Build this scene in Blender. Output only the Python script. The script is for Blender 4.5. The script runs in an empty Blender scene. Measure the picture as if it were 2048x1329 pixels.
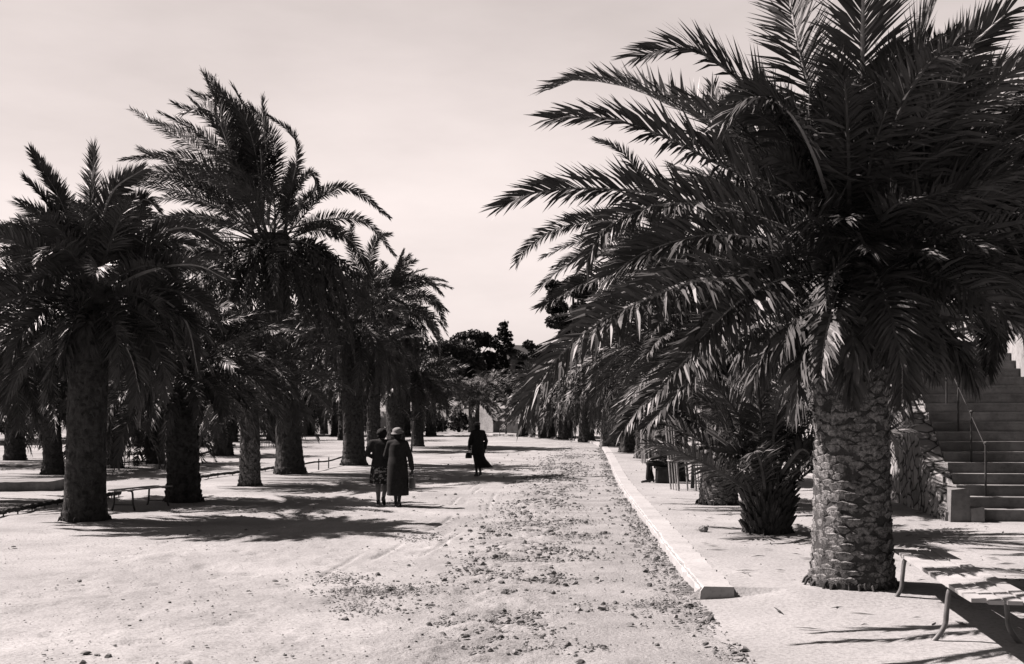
import bpy, math, random
import numpy as np
from mathutils import Vector, Matrix, noise as mnoise

R = math.radians
SC = bpy.context.scene
COL = SC.collection
F = 2196.0            # focal length in pixels of the 2048 px wide photograph
CAMZ, U0, HZ = 1.55, 1024.0, 862.0
rs = np.random.RandomState

# ------------------------------------------------------------------ materials
def new_mat(name):
    m = bpy.data.materials.new(name); m.use_nodes = True
    nt = m.node_tree
    return m, nt, nt.nodes['Principled BSDF']

def N(nt, typ, **kw):
    n = nt.nodes.new(typ)
    for k, v in kw.items():
        if k in n.inputs: n.inputs[k].default_value = v
        else: setattr(n, k, v)
    return n

def g3(v): return (v, v, v, 1)

def noisy(name, lo, hi, scale=4.0, detail=6, rough=0.9, bump=0.0, bscale=30.0, bdist=0.02, spec=0.2, fine=None):
    """grey material mottled by object-space noise, optional bump and a second fine mottling"""
    m, nt, b = new_mat(name)
    tc = N(nt, 'ShaderNodeTexCoord')
    n1 = N(nt, 'ShaderNodeTexNoise', Scale=scale, Detail=detail, Roughness=0.62)
    nt.links.new(tc.outputs['Object'], n1.inputs['Vector'])
    r = N(nt, 'ShaderNodeValToRGB')
    r.color_ramp.elements[0].position = 0.32; r.color_ramp.elements[0].color = g3(lo)
    r.color_ramp.elements[1].position = 0.68; r.color_ramp.elements[1].color = g3(hi)
    nt.links.new(n1.outputs['Fac'], r.inputs['Fac'])
    out = r.outputs['Color']
    if fine:
        n3 = N(nt, 'ShaderNodeTexNoise', Scale=fine[0], Detail=4, Roughness=0.7)
        nt.links.new(tc.outputs['Object'], n3.inputs['Vector'])
        r3 = N(nt, 'ShaderNodeValToRGB')
        r3.color_ramp.elements[0].position = fine[3] if len(fine) > 3 else 0.3
        r3.color_ramp.elements[0].color = g3(fine[1])
        r3.color_ramp.elements[1].position = fine[4] if len(fine) > 4 else 0.6
        r3.color_ramp.elements[1].color = g3(fine[2])
        nt.links.new(n3.outputs['Fac'], r3.inputs['Fac'])
        mx = N(nt, 'ShaderNodeMix', data_type='RGBA', blend_type='MULTIPLY'); mx.inputs[0].default_value = 1
        nt.links.new(out, mx.inputs[6]); nt.links.new(r3.outputs['Color'], mx.inputs[7])
        out = mx.outputs[2]
    nt.links.new(out, b.inputs['Base Color'])
    b.inputs['Roughness'].default_value = rough
    b.inputs['Specular IOR Level'].default_value = spec
    if bump:
        n2 = N(nt, 'ShaderNodeTexNoise', Scale=bscale, Detail=8, Roughness=0.65)
        nt.links.new(tc.outputs['Object'], n2.inputs['Vector'])
        bp = N(nt, 'ShaderNodeBump', Strength=bump, Distance=bdist)
        nt.links.new(n2.outputs['Fac'], bp.inputs['Height'])
        nt.links.new(bp.outputs['Normal'], b.inputs['Normal'])
    return m

M = {}
M['sand'] = noisy('sand', 0.165, 0.26, 0.45, 9, 0.95, 0.55, 16, 0.03, 0.05, (38, 0.72, 1.06, 0.36, 0.58))
M['road'] = noisy('road', 0.15, 0.235, 1.1, 9, 0.95, 0.8, 26, 0.03, 0.05, (55, 0.7, 1.06, 0.36, 0.56))
M['pavement'] = noisy('pavement', 0.18, 0.245, 0.5, 8, 0.95, 0.5, 22, 0.02, 0.05, (30, 0.75, 1.05, 0.36, 0.55))
M['apron'] = noisy('apron', 0.21, 0.25, 0.8, 6, 0.95, 0.3, 30, 0.01, 0.05, (45, 0.85, 1.04, 0.33, 0.5))
M['kerb'] = noisy('kerb', 0.21, 0.27, 1.2, 6, 0.9, 0.3, 20, 0.01, 0.1, (25, 0.82, 1.03, 0.35, 0.5))
M['stone'] = noisy('stone', 0.05, 0.2, 3, 5, 0.9, 0.4, 60, 0.01, 0.1)
M['pebble'] = noisy('pebble', 0.03, 0.22, 9, 3, 0.9, 0.2, 60, 0.01, 0.1)
M['leaf'] = noisy('leaf', 0.028, 0.066, 1.6, 4, 0.52, 0, spec=0.3)
M['leaf_far'] = noisy('leaf_far', 0.01, 0.025, 0.8, 4, 0.55, 0, spec=0.3)
M['leaf_dry'] = noisy('leaf_dry', 0.03, 0.085, 2.5, 4, 0.7, 0, spec=0.2)
M['rachis'] = noisy('rachis', 0.16, 0.3, 3, 3, 0.5, 0, spec=0.4)
M['petiole'] = noisy('petiole', 0.03, 0.08, 3, 3, 0.6, 0, spec=0.3)
M['bark'] = noisy('bark', 0.025, 0.07, 5, 7, 0.95, 0.8, 40, 0.02, 0.05)
M['boot_dark'] = noisy('boot_dark', 0.014, 0.065, 9, 7, 0.95, 0.9, 55, 0.015, 0.05)  # darkened copy of boot: the unlit trunks' shade is put into the colour
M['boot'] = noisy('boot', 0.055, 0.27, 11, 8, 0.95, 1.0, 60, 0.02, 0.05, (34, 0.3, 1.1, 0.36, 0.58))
M['treebark'] = noisy('treebark', 0.02, 0.06, 3, 5, 0.95, 0.6, 20, 0.02, 0.05)
M['foliage'] = noisy('foliage', 0.018, 0.05, 0.5, 4, 0.6, 0, spec=0.25)
M['pine'] = noisy('pine', 0.01, 0.028, 0.5, 4, 0.7, 0, spec=0.15)
M['hill'] = noisy('hill', 0.04, 0.26, 0.12, 8, 0.95, 0.5, 2, 0.2, 0.05)
M['plaster'] = noisy('plaster', 0.17, 0.28, 0.6, 8, 0.95, 0.3, 8, 0.02, 0.05, (6, 0.7, 1.0, 0.35, 0.55))
M['plank'] = noisy('plank', 0.2, 0.32, 2, 6, 0.6, 0.2, 30, 0.005, 0.3)
M['iron'] = noisy('iron', 0.05, 0.12, 8, 4, 0.5, 0.2, 40, 0.005, 0.4)
M['darkiron'] = noisy('darkiron', 0.015, 0.035, 8, 4, 0.6, 0.2, 40, 0.005, 0.3)
M['palewood'] = noisy('palewood', 0.14, 0.28, 6, 5, 0.85, 0.3, 30, 0.005, 0.1)
M['darkwood'] = noisy('darkwood', 0.02, 0.06, 6, 5, 0.85, 0.3, 30, 0.005, 0.1)
M['cut_stone'] = noisy('cut_stone', 0.1, 0.19, 1.5, 7, 0.9, 0.3, 12, 0.02, 0.1, (9, 0.7, 1.0, 0.3, 0.55))
M['roof'] = noisy('roof', 0.04, 0.07, 2, 5, 0.9, 0.3, 10, 0.03, 0.1)
M['glass'] = noisy('glass', 0.01, 0.015, 1, 1, 0.1, 0, spec=0.5)
M['skin'] = noisy('skin', 0.15, 0.18, 20, 3, 0.6, 0, spec=0.3)
M['hair'] = noisy('hair', 0.006, 0.012, 60, 4, 0.8, 0.3, 200, 0.002, 0.1)
M['knit'] = noisy('knit', 0.022, 0.034, 30, 4, 0.95, 0.4, 120, 0.003, 0.05)
M['black_cloth'] = noisy('black_cloth', 0.012, 0.022, 20, 4, 0.9, 0.3, 90, 0.003, 0.1)
M['felt'] = noisy('felt', 0.11, 0.16, 20, 4, 0.9, 0.2, 90, 0.003, 0.1)
M['leather'] = noisy('leather', 0.012, 0.02, 15, 4, 0.45, 0.2, 60, 0.002, 0.4)
M['stocking'] = noisy('stocking', 0.02, 0.03, 30, 3, 0.7, 0, spec=0.2)
M['print'] = noisy('print', 0.02, 0.26, 16, 2, 0.85, 0.2, 60, 0.003, 0.1)
_r = M['print'].node_tree.nodes['Color Ramp'].color_ramp
_r.elements[0].position = 0.52; _r.elements[1].position = 0.58

def rubble_mat():
    m, nt, b = new_mat('rubble')
    tc = N(nt, 'ShaderNodeTexCoord')
    nz = N(nt, 'ShaderNodeTexNoise', Scale=2.5, Detail=3)
    nt.links.new(tc.outputs['Object'], nz.inputs['Vector'])
    mixv = N(nt, 'ShaderNodeMix', data_type='RGBA'); mixv.inputs[0].default_value = 0.12
    nt.links.new(tc.outputs['Object'], mixv.inputs[6]); nt.links.new(nz.outputs['Color'], mixv.inputs[7])
    v1 = N(nt, 'ShaderNodeTexVoronoi', feature='DISTANCE_TO_EDGE', Scale=3.6)
    v2 = N(nt, 'ShaderNodeTexVoronoi', feature='F1', Scale=3.6)
    for v in (v1, v2): nt.links.new(mixv.outputs[2], v.inputs['Vector'])
    r = N(nt, 'ShaderNodeValToRGB')
    r.color_ramp.elements[0].position = 0.015; r.color_ramp.elements[0].color = g3(0.05)
    r.color_ramp.elements[1].position = 0.07; r.color_ramp.elements[1].color = g3(1)
    nt.links.new(v1.outputs['Distance'], r.inputs['Fac'])
    bw = N(nt, 'ShaderNodeRGBToBW'); nt.links.new(v2.outputs['Color'], bw.inputs[0])
    r2 = N(nt, 'ShaderNodeValToRGB')
    r2.color_ramp.elements[0].color = g3(0.1); r2.color_ramp.elements[1].color = g3(0.24)
    nt.links.new(bw.outputs[0], r2.inputs['Fac'])
    mx = N(nt, 'ShaderNodeMix', data_type='RGBA', blend_type='MULTIPLY'); mx.inputs[0].default_value = 1
    nt.links.new(r.outputs['Color'], mx.inputs[6]); nt.links.new(r2.outputs['Color'], mx.inputs[7])
    nt.links.new(mx.outputs[2], b.inputs['Base Color'])
    n2 = N(nt, 'ShaderNodeTexNoise', Scale=14, Detail=8); nt.links.new(tc.outputs['Object'], n2.inputs['Vector'])
    mm = N(nt, 'ShaderNodeMath', operation='MULTIPLY'); mm.inputs[1].default_value = 0.25
    nt.links.new(n2.outputs['Fac'], mm.inputs[0])
    mn = N(nt, 'ShaderNodeMath', operation='MINIMUM'); mn.inputs[1].default_value = 0.12
    nt.links.new(v1.outputs['Distance'], mn.inputs[0])
    ad = N(nt, 'ShaderNodeMath', operation='MULTIPLY_ADD'); ad.inputs[1].default_value = 4.0
    nt.links.new(mn.outputs[0], ad.inputs[0]); nt.links.new(mm.outputs[0], ad.inputs[2])
    bp = N(nt, 'ShaderNodeBump', Strength=1.0, Distance=0.08)
    nt.links.new(ad.outputs[0], bp.inputs['Height']); nt.links.new(bp.outputs['Normal'], b.inputs['Normal'])
    b.inputs['Roughness'].default_value = 0.95
    return m
M['rubble'] = rubble_mat()

# ------------------------------------------------------------------ mesh builder
class MB:
    def __init__(self): self.v = []; self.f = []; self.mi = []; self.n = 0
    def add(self, verts, faces, mi=0):
        verts = np.asarray(verts, dtype=float).reshape(-1, 3)
        o = self.n; self.v.append(verts); self.n += len(verts)
        self.f.extend([tuple(i + o for i in f) for f in faces]); self.mi.extend([mi] * len(faces))
    def addnp(self, verts, quads=None, tris=None, mi=0):
        o = self.n; self.v.append(verts); self.n += len(verts)
        for a in (quads, tris):
            if a is not None and len(a):
                self.f.extend(map(tuple, (a + o).tolist())); self.mi.extend([mi] * len(a))
    def box(self, c, s, rz=0, mi=0, jit=0, rg=None):
        x, y, z = [k / 2 for k in s]
        p = np.array([(i, j, k) for k in (-z, z) for i, j in ((-x, -y), (x, -y), (x, y), (-x, y))])
        if jit: p = p + (rg or np.random).uniform(-jit, jit, p.shape)
        ca, sa = math.cos(rz), math.sin(rz)
        q = np.stack([p[:, 0] * ca - p[:, 1] * sa, p[:, 0] * sa + p[:, 1] * ca, p[:, 2]], 1) + np.array(c)
        self.add(q, [(3, 2, 1, 0), (4, 5, 6, 7), (0, 1, 5, 4), (1, 2, 6, 5), (2, 3, 7, 6), (3, 0, 4, 7)], mi)
    def tube(self, pts, rad, n=8, mi=0, cap=True, wob=0, rg=None, flat=1.0):
        P = np.asarray(pts, float); k = len(P)
        rad = np.broadcast_to(np.asarray(rad, float), (k,))
        T = np.gradient(P, axis=0); T /= np.linalg.norm(T, axis=1)[:, None] + 1e-9
        ref = np.array([0, 0, 1.0]) if abs(T[0, 2]) < 0.8 else np.array([0, 1.0, 0])
        A = np.zeros_like(P); A[0] = np.cross(T[0], ref)
        for i in range(k):
            if i: A[i] = A[i - 1] - (A[i - 1] @ T[i]) * T[i]
            A[i] /= np.linalg.norm(A[i]) + 1e-9
        B = np.cross(A, T)
        a = np.linspace(0, 2 * math.pi, n, endpoint=False)
        r = rad[:, None] * np.ones((k, n))
        if wob: r = r * (1 + rg.uniform(-wob, wob, r.shape))
        V = P[:, None, :] + r[..., None] * (np.cos(a)[None, :, None] * A[:, None, :] + flat * np.sin(a)[None, :, None] * B[:, None, :])
        fs = [(i * n + j, i * n + (j + 1) % n, (i + 1) * n + (j + 1) % n, (i + 1) * n + j) for i in range(k - 1) for j in range(n)]
        if cap: fs += [tuple(range(n - 1, -1, -1)), tuple((k - 1) * n + j for j in range(n))]
        self.add(V.reshape(-1, 3), fs, mi)
    def capsule(self, pts, rad, n=10):
        """tube with rounded ends (for remeshed bodies)"""
        P = [np.asarray(p, float) for p in pts]
        self.tube(P, rad, n)
        self.ball(P[0], [rad[0]] * 3, n, 6); self.ball(P[-1], [rad[-1]] * 3, n, 6)
        for p, r in zip(P[1:-1], rad[1:-1]): self.ball(p, [r * 1.0] * 3, n, 6)
    def ball(self, c, r, n=12, m=8, bump=0, rg=None):
        vs = [(0, 0, -1.0)]
        for i in range(1, m):
            p = -math.pi / 2 + math.pi * i / m
            for j in range(n):
                a = 2 * math.pi * j / n
                vs.append((math.cos(p) * math.cos(a), math.cos(p) * math.sin(a), math.sin(p)))
        vs.append((0, 0, 1.0)); V = np.array(vs)
        if bump: V = V * (1 + rg.uniform(-bump, bump, (len(V), 1)))
        V = V * np.array(r) + np.array(c)
        fs = [(0, 1 + (j + 1) % n, 1 + j) for j in range(n)]
        for i in range(m - 2):
            for j in range(n):
                a, b = 1 + i * n + j, 1 + i * n + (j + 1) % n
                fs.append((a, b, b + n, a + n))
        L = len(vs) - 1
        fs += [(L, 1 + (m - 2) * n + j, 1 + (m - 2) * n + (j + 1) % n) for j in range(n)]
        self.add(V, fs)
    def loft(self, rings, n=20, mi=0, cap=True, fold=None):
        """rings: (z, cx, cy, rx, ry)"""
        vs = []
        for k, (z, cx, cy, rx, ry) in enumerate(rings):
            for j in range(n):
                a = 2 * math.pi * j / n
                f = 1 + (fold(k, a) if fold else 0)
                vs.append((cx + rx * f * math.cos(a), cy + ry * f * math.sin(a), z))
        k = len(rings)
        fs = [(i * n + j, i * n + (j + 1) % n, (i + 1) * n + (j + 1) % n, (i + 1) * n + j) for i in range(k - 1) for j in range(n)]
        if cap: fs += [tuple(range(n - 1, -1, -1)), tuple((k - 1) * n + j for j in range(n))]
        self.add(vs, fs, mi)
    def build(self, name, mats, parent=None, smooth=False, loc=None):
        me = bpy.data.meshes.new(name)
        V = np.concatenate(self.v) if self.v else np.zeros((0, 3))
        nf = len(self.f)
        me.vertices.add(len(V)); me.vertices.foreach_set('co', V.astype(np.float32).ravel())
        lt = np.fromiter((len(f) for f in self.f), np.int32, nf)
        li = np.fromiter((i for f in self.f for i in f), np.int32, int(lt.sum()))
        me.loops.add(len(li)); me.loops.foreach_set('vertex_index', li)
        me.polygons.add(nf)
        me.polygons.foreach_set('loop_start', np.concatenate([[0], np.cumsum(lt)[:-1]]).astype(np.int32))
        if not isinstance(mats, (list, tuple)): mats = [mats]
        for m in mats: me.materials.append(M[m] if isinstance(m, str) else m)
        me.polygons.foreach_set('material_index', np.array(self.mi, np.int32))
        me.polygons.foreach_set('use_smooth', np.full(nf, smooth, bool))
        me.update(calc_edges=True); me.validate()
        o = bpy.data.objects.new(name, me); COL.objects.link(o)
        if parent is not None: o.parent = parent
        if loc is not None: o.location = loc
        return o

def tag(o, label=None, cat=None, group=None, kind=None):
    if label: o['label'] = label
    if cat: o['category'] = cat
    if group: o['group'] = group
    if kind: o['kind'] = kind
    return o
def thing(name, label, cat, loc, rz=0, group=None):
    o = bpy.data.objects.new(name, None); COL.objects.link(o)
    o.location = loc; o.rotation_euler = (0, 0, rz); o.empty_display_size = 0.2
    return tag(o, label, cat, group)
def structure(o): return tag(o, kind='structure')

def remesh(o, vox, smooth=4):
    m = o.modifiers.new('r', 'REMESH'); m.mode = 'VOXEL'; m.voxel_size = vox
    if smooth:
        s = o.modifiers.new('s', 'SMOOTH'); s.iterations = smooth; s.factor = 0.5
    dg = bpy.context.evaluated_depsgraph_get(); dg.update()
    me = bpy.data.meshes.new_from_object(o.evaluated_get(dg))
    mats = [x for x in o.data.materials]
    o.modifiers.clear(); o.data = me
    me.materials.clear()
    for x in mats: me.materials.append(x)
    me.polygons.foreach_set('use_smooth', np.ones(len(me.polygons), bool)); me.update()
    return o

# ------------------------------------------------------------------ terrain and pixel helpers
def catmull(P, n):
    P = np.asarray(P, float); k = len(P)
    Q = np.vstack([2 * P[0] - P[1], P, 2 * P[-1] - P[-2]])
    t = np.linspace(0, k - 1, n); i = np.minimum(t.astype(int), k - 2); u = (t - i)[:, None]
    p0, p1, p2, p3 = Q[i], Q[i + 1], Q[i + 2], Q[i + 3]
    return 0.5 * (2 * p1 + (p2 - p0) * u + (2 * p0 - 5 * p1 + 4 * p2 - p3) * u ** 2 + (3 * p1 - 3 * p2 + p3 - p0) * u ** 3)
def resample(P, n):
    Q = catmull(P, max(60, n * 4))
    s = np.concatenate([[0], np.cumsum(np.linalg.norm(np.diff(Q, axis=0), axis=1))])
    t = np.linspace(0, s[-1], n)
    return np.stack([np.interp(t, s, Q[:, c]) for c in range(Q.shape[1])], 1)

def zg(x, y):
    y = np.asarray(y, float)
    a = 0.02 * 4 * np.log1p(np.exp(np.clip((y - 26) / 4, -30, 60)))
    b = 0.02 * 8 * np.log1p(np.exp(np.clip((y - 95) / 8, -30, 60)))
    return a - b + 0 * np.asarray(x, float)
KERB = catmull([(1.55, 3.0), (1.70, 9.6), (2.19, 18.1), (2.95, 31), (4.05, 47), (4.75, 60), (4.55, 68), (2.7, 77), (-1.2, 86), (-7.5, 96), (-20, 108)], 220)
def kerb_dist(x, y):
    """signed distance to the kerb line, positive on the pavement side"""
    x = np.atleast_1d(np.asarray(x, float)); y = np.atleast_1d(np.asarray(y, float))
    out = np.empty(len(x))
    A, B = KERB[:-1], KERB[1:]; D = B - A; L2 = (D ** 2).sum(1)
    for s in range(0, len(x), 4000):
        p = np.stack([x[s:s + 4000], y[s:s + 4000]], 1)[:, None, :]
        t = np.clip(((p - A) * D).sum(2) / L2, 0, 1)
        d = p - (A + t[..., None] * D); dd = np.sqrt((d ** 2).sum(2)); k = dd.argmin(1); r = np.arange(len(k))
        cr = D[k, 0] * d[r, k, 1] - D[k, 1] * d[r, k, 0]
        out[s:s + 4000] = np.where(cr < 0, 1, -1) * dd[r, k]
    return out
PAVE = 0.12
def zt(x, y):
    """walkable height: ground, or the raised pavement right of the kerb"""
    h = float(zg(x, y))
    if y > 10.2 and float(kerb_dist(x, y)[0]) > 0: h += PAVE
    return h
def wp(u, v, d): return np.array([(u - U0) / F * d, d, CAMZ + (HZ - v) / F * d])
def at(u, v, pave=None):
    """ground point seen at a photograph pixel"""
    d, last = 5.0, None
    while d < 140:
        x, _, z = wp(u, v, d)
        h = zt(x, d) if pave is None else float(zg(x, d)) + (PAVE if pave else 0)
        if z <= h: break
        d += 0.05
    return np.array([(u - U0) / F * d, d, h])

# ------------------------------------------------------------------ ground, road, pavement, kerb
def fbm(x, y, sc, oct=4, seed=0):
    """cheap vectorised value noise"""
    out = np.zeros_like(x); amp = 1.0; tot = 0
    for o in range(oct):
        X, Y = x * sc * 2 ** o + 17.3 * o + seed, y * sc * 2 ** o - 9.1 * o + seed * 1.7
        xi, yi = np.floor(X), np.floor(Y); fx, fy = X - xi, Y - yi
        fx = fx * fx * (3 - 2 * fx); fy = fy * fy * (3 - 2 * fy)
        h = lambda i, j: (np.sin(i * 127.1 + j * 311.7 + seed) * 43758.5453) % 1.0
        out += amp * ((h(xi, yi) * (1 - fx) + h(xi + 1, yi) * fx) * (1 - fy) + (h(xi, yi + 1) * (1 - fx) + h(xi + 1, yi + 1) * fx) * fy)
        tot += amp; amp *= 0.5
    return out / tot
def grid(X, Y, Z, mi=0):
    m = MB(); r, c = X.shape
    i = np.arange(r * c).reshape(r, c)
    q = np.stack([i[:-1, :-1], i[:-1, 1:], i[1:, 1:], i[1:, :-1]], -1).reshape(-1, 4)
    m.addnp(np.stack([X, Y, Z], -1).reshape(-1, 3), quads=q, mi=mi)
    return m

xs = np.concatenate([-5 - 5 * np.sinh(np.linspace(4.2, 0.02, 130)), np.linspace(-5, 1.8, 230), 1.8 + 5 * np.sinh(np.linspace(0.02, 4.2, 90))])
ys = np.concatenate([np.linspace(-30, 4, 20), np.geomspace(4.5, 40, 330), np.linspace(41, 110, 90), np.linspace(115, 700, 30)])
X, Y = np.meshgrid(xs, ys)
kd = kerb_dist(X.ravel(), Y.ravel()).reshape(X.shape)
Z = zg(X, Y)
near = np.clip((45 - np.hypot(X, Y)) / 30, 0, 1) * (kd < -0.1)
bump = (fbm(X, Y, 1.2, 5, 3) - 0.5) * 0.07 + (fbm(X, Y, 6, 4, 8) - 0.5) * 0.03 - np.clip(fbm(X, Y, 3.1, 2, 41) - .62, 0, 1) * 0.12
# wheel ruts left of the road
for off, dep in ((-3.5, 0.04), (-3.75, 0.03), (-2.95, .03)):
    w = 0.035; gate = np.clip((Y - 10) / 1.5, 0, 1)
    bump = bump - dep * np.exp(-((kd - off - 0.12 * np.sin(Y * 0.4)) / w) ** 2) * np.clip((fbm(X, Y, 0.45, 3, 5 + off) - 0.46) * 7, 0, 1) * gate \
                + 0.012 * np.exp(-((kd - off - 0.09 - 0.12 * np.sin(Y * 0.4)) / 0.04) ** 2) * np.clip((fbm(X, Y, 0.45, 3, 5 + off) - 0.46) * 7, 0, 1) * gate
Z = Z + near * bump - 0.015 * np.clip(-kd / 0.3, 0, 1)
Z = np.where((kd > -0.3), Z - 0.08, Z)
structure(grid(X, Y, Z).build('ground', 'sand', smooth=True))

def off_curve(C, off):
    T = np.gradient(C, axis=0); T /= np.linalg.norm(T, axis=1)[:, None]
    return C + off[:, None] * np.stack([T[:, 1], -T[:, 0]], 1) if np.ndim(off) else C + off * np.stack([T[:, 1], -T[:, 0]], 1)

# road strip along the kerb
C = []
s_all = np.concatenate([[0], np.cumsum(np.linalg.norm(np.diff(KERB, axis=0), axis=1))])
s_smp = np.concatenate([np.linspace(0, 1, 6)[:-1], np.geomspace(1, s_all[-1], 620)])
C = np.stack([np.interp(s_smp, s_all, KERB[:, 0]), np.interp(s_smp, s_all, KERB[:, 1])], 1)
C = np.stack([np.interp(np.arange(len(C)), np.arange(len(C)), C[:, k]) for k in (0, 1)], 1)
T = np.gradient(C, axis=0); T /= np.linalg.norm(T, axis=1)[:, None]; NR = np.stack([T[:, 1], -T[:, 0]], 1)
ts = np.linspace(0.0, 1.0, 90)
width = 3.15 - 0.5 * np.clip((s_smp - 8) / 30, 0, 1) + 0.5 * (fbm(s_smp * 1.0, s_smp * 0, 0.5, 3, 2) - 0.5)
RX = C[:, 0][:, None] - NR[:, 0][:, None] * width[:, None] * ts
RY = C[:, 1][:, None] - NR[:, 1][:, None] * width[:, None] * ts
prof = np.clip(np.minimum(ts * 6, (1 - ts) * 4), 0, 1)[None, :]
rough_b = np.exp(-((ts - 0.62) / 0.22) ** 2)[None, :] + 0.6 * np.exp(-((ts - 0.07) / 0.07) ** 2)[None, :]
rb = (fbm(RX, RY, 2.5, 4, 11) - 0.4) * 0.05 + np.clip(fbm(RX, RY, 9, 3, 21) - 0.45, 0, 1) * 0.13 * rough_b
RZ = zg(RX, RY) + 0.008 + prof * np.maximum(rb, 0.0) - 0.055 * (1 - prof) * (ts > 0.5)
structure(grid(RX[:, ::-1], RY[:, ::-1], RZ[:, ::-1]).build('road', 'road', smooth=True))

# pavement and retaining-wall line
WOFF = 6.45
start = np.searchsorted(KERB[:, 1], 10.0)
sK = np.concatenate([[0], np.cumsum(np.linalg.norm(np.diff(KERB, axis=0), axis=1))]); s10 = np.interp(10.0, KERB[:, 1], sK)
sp = np.concatenate([np.linspace(0, s10 - .03, 60), [s10 - .012, s10 + .004], s10 + .004 + np.geomspace(.08, sK[-1] - s10 - .01, 230)])
KP = np.stack([np.interp(sp, sK, KERB[:, k]) for k in (0, 1)], 1)
ext = np.stack([np.full(20, KERB[0, 0]), np.linspace(-8, 2.8, 20)], 1); KP = np.vstack([ext, KP])
tsw = np.concatenate([np.linspace(0.0, 1.2, 22), np.linspace(1.3, 12.0, 80)])
Tp = np.gradient(KP, axis=0); Tp = Tp / np.linalg.norm(Tp, axis=1)[:, None]; Np = np.stack([Tp[:, 1], -Tp[:, 0]], 1)
ragged = (fbm(KP[:, 1] * 1.0, KP[:, 1] * 0, 2.6, 5, 1) - 0.85)[:, None] * 0.34 * np.clip(1 - tsw, 0, 1) * (KP[:, 1] < 9.99)[:, None]
PX = KP[:, 0][:, None] + Np[:, 0][:, None] * tsw + ragged; PY = KP[:, 1][:, None] + Np[:, 1][:, None] * tsw
yy_ = KP[:, 1][:, None]
ramp = np.where(yy_ < 9.99, np.clip((tsw - 0.02) / .8, 0, 1) ** .8 * (.28 + .72 * np.clip((yy_ - 9.35) / .6, 0, 1) * np.clip((tsw - .35) / .5, 0, 1)), 1.0)
PZ = zg(PX, PY) + PAVE * ramp + 0.012 * (ramp < 1) + (fbm(PX, PY, 1.5, 4, 4) - 0.5) * 0.03 + (fbm(PX, PY, 9, 3, 14) - 0.5) * 0.012
structure(grid(PX, PY, PZ).build('pavement', 'pavement', smooth=True))
kb = MB()
kq = np.concatenate([np.arange(s10, s10 + 25, .14), np.arange(s10 + 25, sK[-1], .5)]); krg = rs(15)
kq[0] -= .03
KB = np.stack([np.interp(kq, sK, KERB[:, k]) for k in (0, 1)], 1); kjit = krg.normal(0, 1, (len(KB), 3))
for i in range(len(KB) - 1):
    a, b = KB[i], KB[i + 1]
    t = (b - a) / np.linalg.norm(b - a); nr = np.array([t[1], -t[0]])
    a2, b2 = a, b
    za, zb = float(zg(*a)), float(zg(*b)); j = 0
    q = []
    for p, z, (j1, j2, j3) in ((a2, za, kjit[i]), (b2, zb, kjit[i + 1])):
        for o, h in ((-0.02 + j1 * .008, -0.12), (0.0 + j1 * .009, PAVE - 0.03 + j2 * .008), (0.03 + j1 * .006, PAVE + 0.014 + j2 * .004), (0.30 + j3 * .008, PAVE + 0.012 + j3 * .003), (0.30, -0.12)):
            q.append((p[0] + nr[0] * o, p[1] + nr[1] * o, z + h))
    fs = [(k, k + 1, k + 6, k + 5) for k in range(4)] + ([(0, 4, 3, 2, 1)] if i == 0 else [])
    kb.add(q, [f[::-1] for f in fs])
structure(kb.build('kerb', 'kerb'))
# ------------------------------------------------------------------ stones and gravel
A5 = np.linspace(0, 2 * math.pi, 6)[:-1]
RV = np.array([(0, 0, 1)] + [(.75 * math.cos(a), .75 * math.sin(a), .6) for a in A5] + [(math.cos(a + .6), math.sin(a + .6), -.25) for a in A5])
RF = [(0, 1 + i, 1 + (i + 1) % 5) for i in range(5)] + [f for i in range(5) for f in ((1 + i, 6 + i, 1 + (i + 1) % 5), (1 + (i + 1) % 5, 6 + i, 6 + (i + 1) % 5))]
RFN = np.array(RF)
def rock(mb, c, s, rg):
    V = RV * (1 + rg.uniform(-.35, .35, (11, 1))) * s * np.array([1, rg.uniform(.55, 1), rg.uniform(.35, .75)]); a = rg.uniform(0, 6.3)
    V = np.stack([V[:, 0] * math.cos(a) - V[:, 1] * math.sin(a), V[:, 0] * math.sin(a) + V[:, 1] * math.cos(a), V[:, 2]], 1) + c
    mb.addnp(V, tris=RFN)
rg = rs(5)
gm = MB()
nc = 120000
y = 6.2 * (9.0 ** rg.uniform(0, 1, nc)); kx_ = np.interp(y, KERB[:, 1], KERB[:, 0]); mode = rg.uniform(0, 1, nc)
off = np.where(mode < .6, -rg.normal(1.7, .5, nc), np.where(mode < .75, -np.abs(rg.normal(.1, .14, nc)) - .02, np.where(mode < .9, -rg.uniform(0, 3.4, nc), -rg.uniform(3.0, 8.0, nc))))
drift = fbm(off * 1.0, y, 1.1, 4, 9) * .6 + fbm(off, y * .5, .45, 3, 19) * .4
keep = (off < -.02) & (rg.uniform(0, 1, nc) < np.where(mode < .6, np.clip((drift - .46) * 9, 0, 1), np.where(mode < .75, np.clip((drift - .38) * 4, 0, 1), np.where(mode < .9, .12, np.clip((drift - .5) * 4, 0, .35)))))
for cu_, cv_, su, sv, nn_ in ((750, 1182, 60, 6, 700), (690, 1160, 40, 8, 250), (835, 1075, 30, 6, 250), (720, 1215, 35, 10, 220), (1090, 1060, 60, 20, 500), (1330, 1215, 50, 8, 350)):
    for k_ in range(nn_):
        q_ = (cu_ + rg.normal(0, su), cv_ + rg.normal(0, sv)); d_ = CAMZ * F / max(q_[1] - HZ, 40)
        x_ = (q_[0] - U0) / F * d_
        if x_ < np.interp(d_, KERB[:, 1], KERB[:, 0]) - .03: rock(gm, np.array([x_, d_, float(zg(x_, d_)) + (.02 if x_ > -1 else .0)]), .007 * math.exp(abs(rg.normal(0, .5))), rg)
idx = np.nonzero(keep)[0][:14000]
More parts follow.
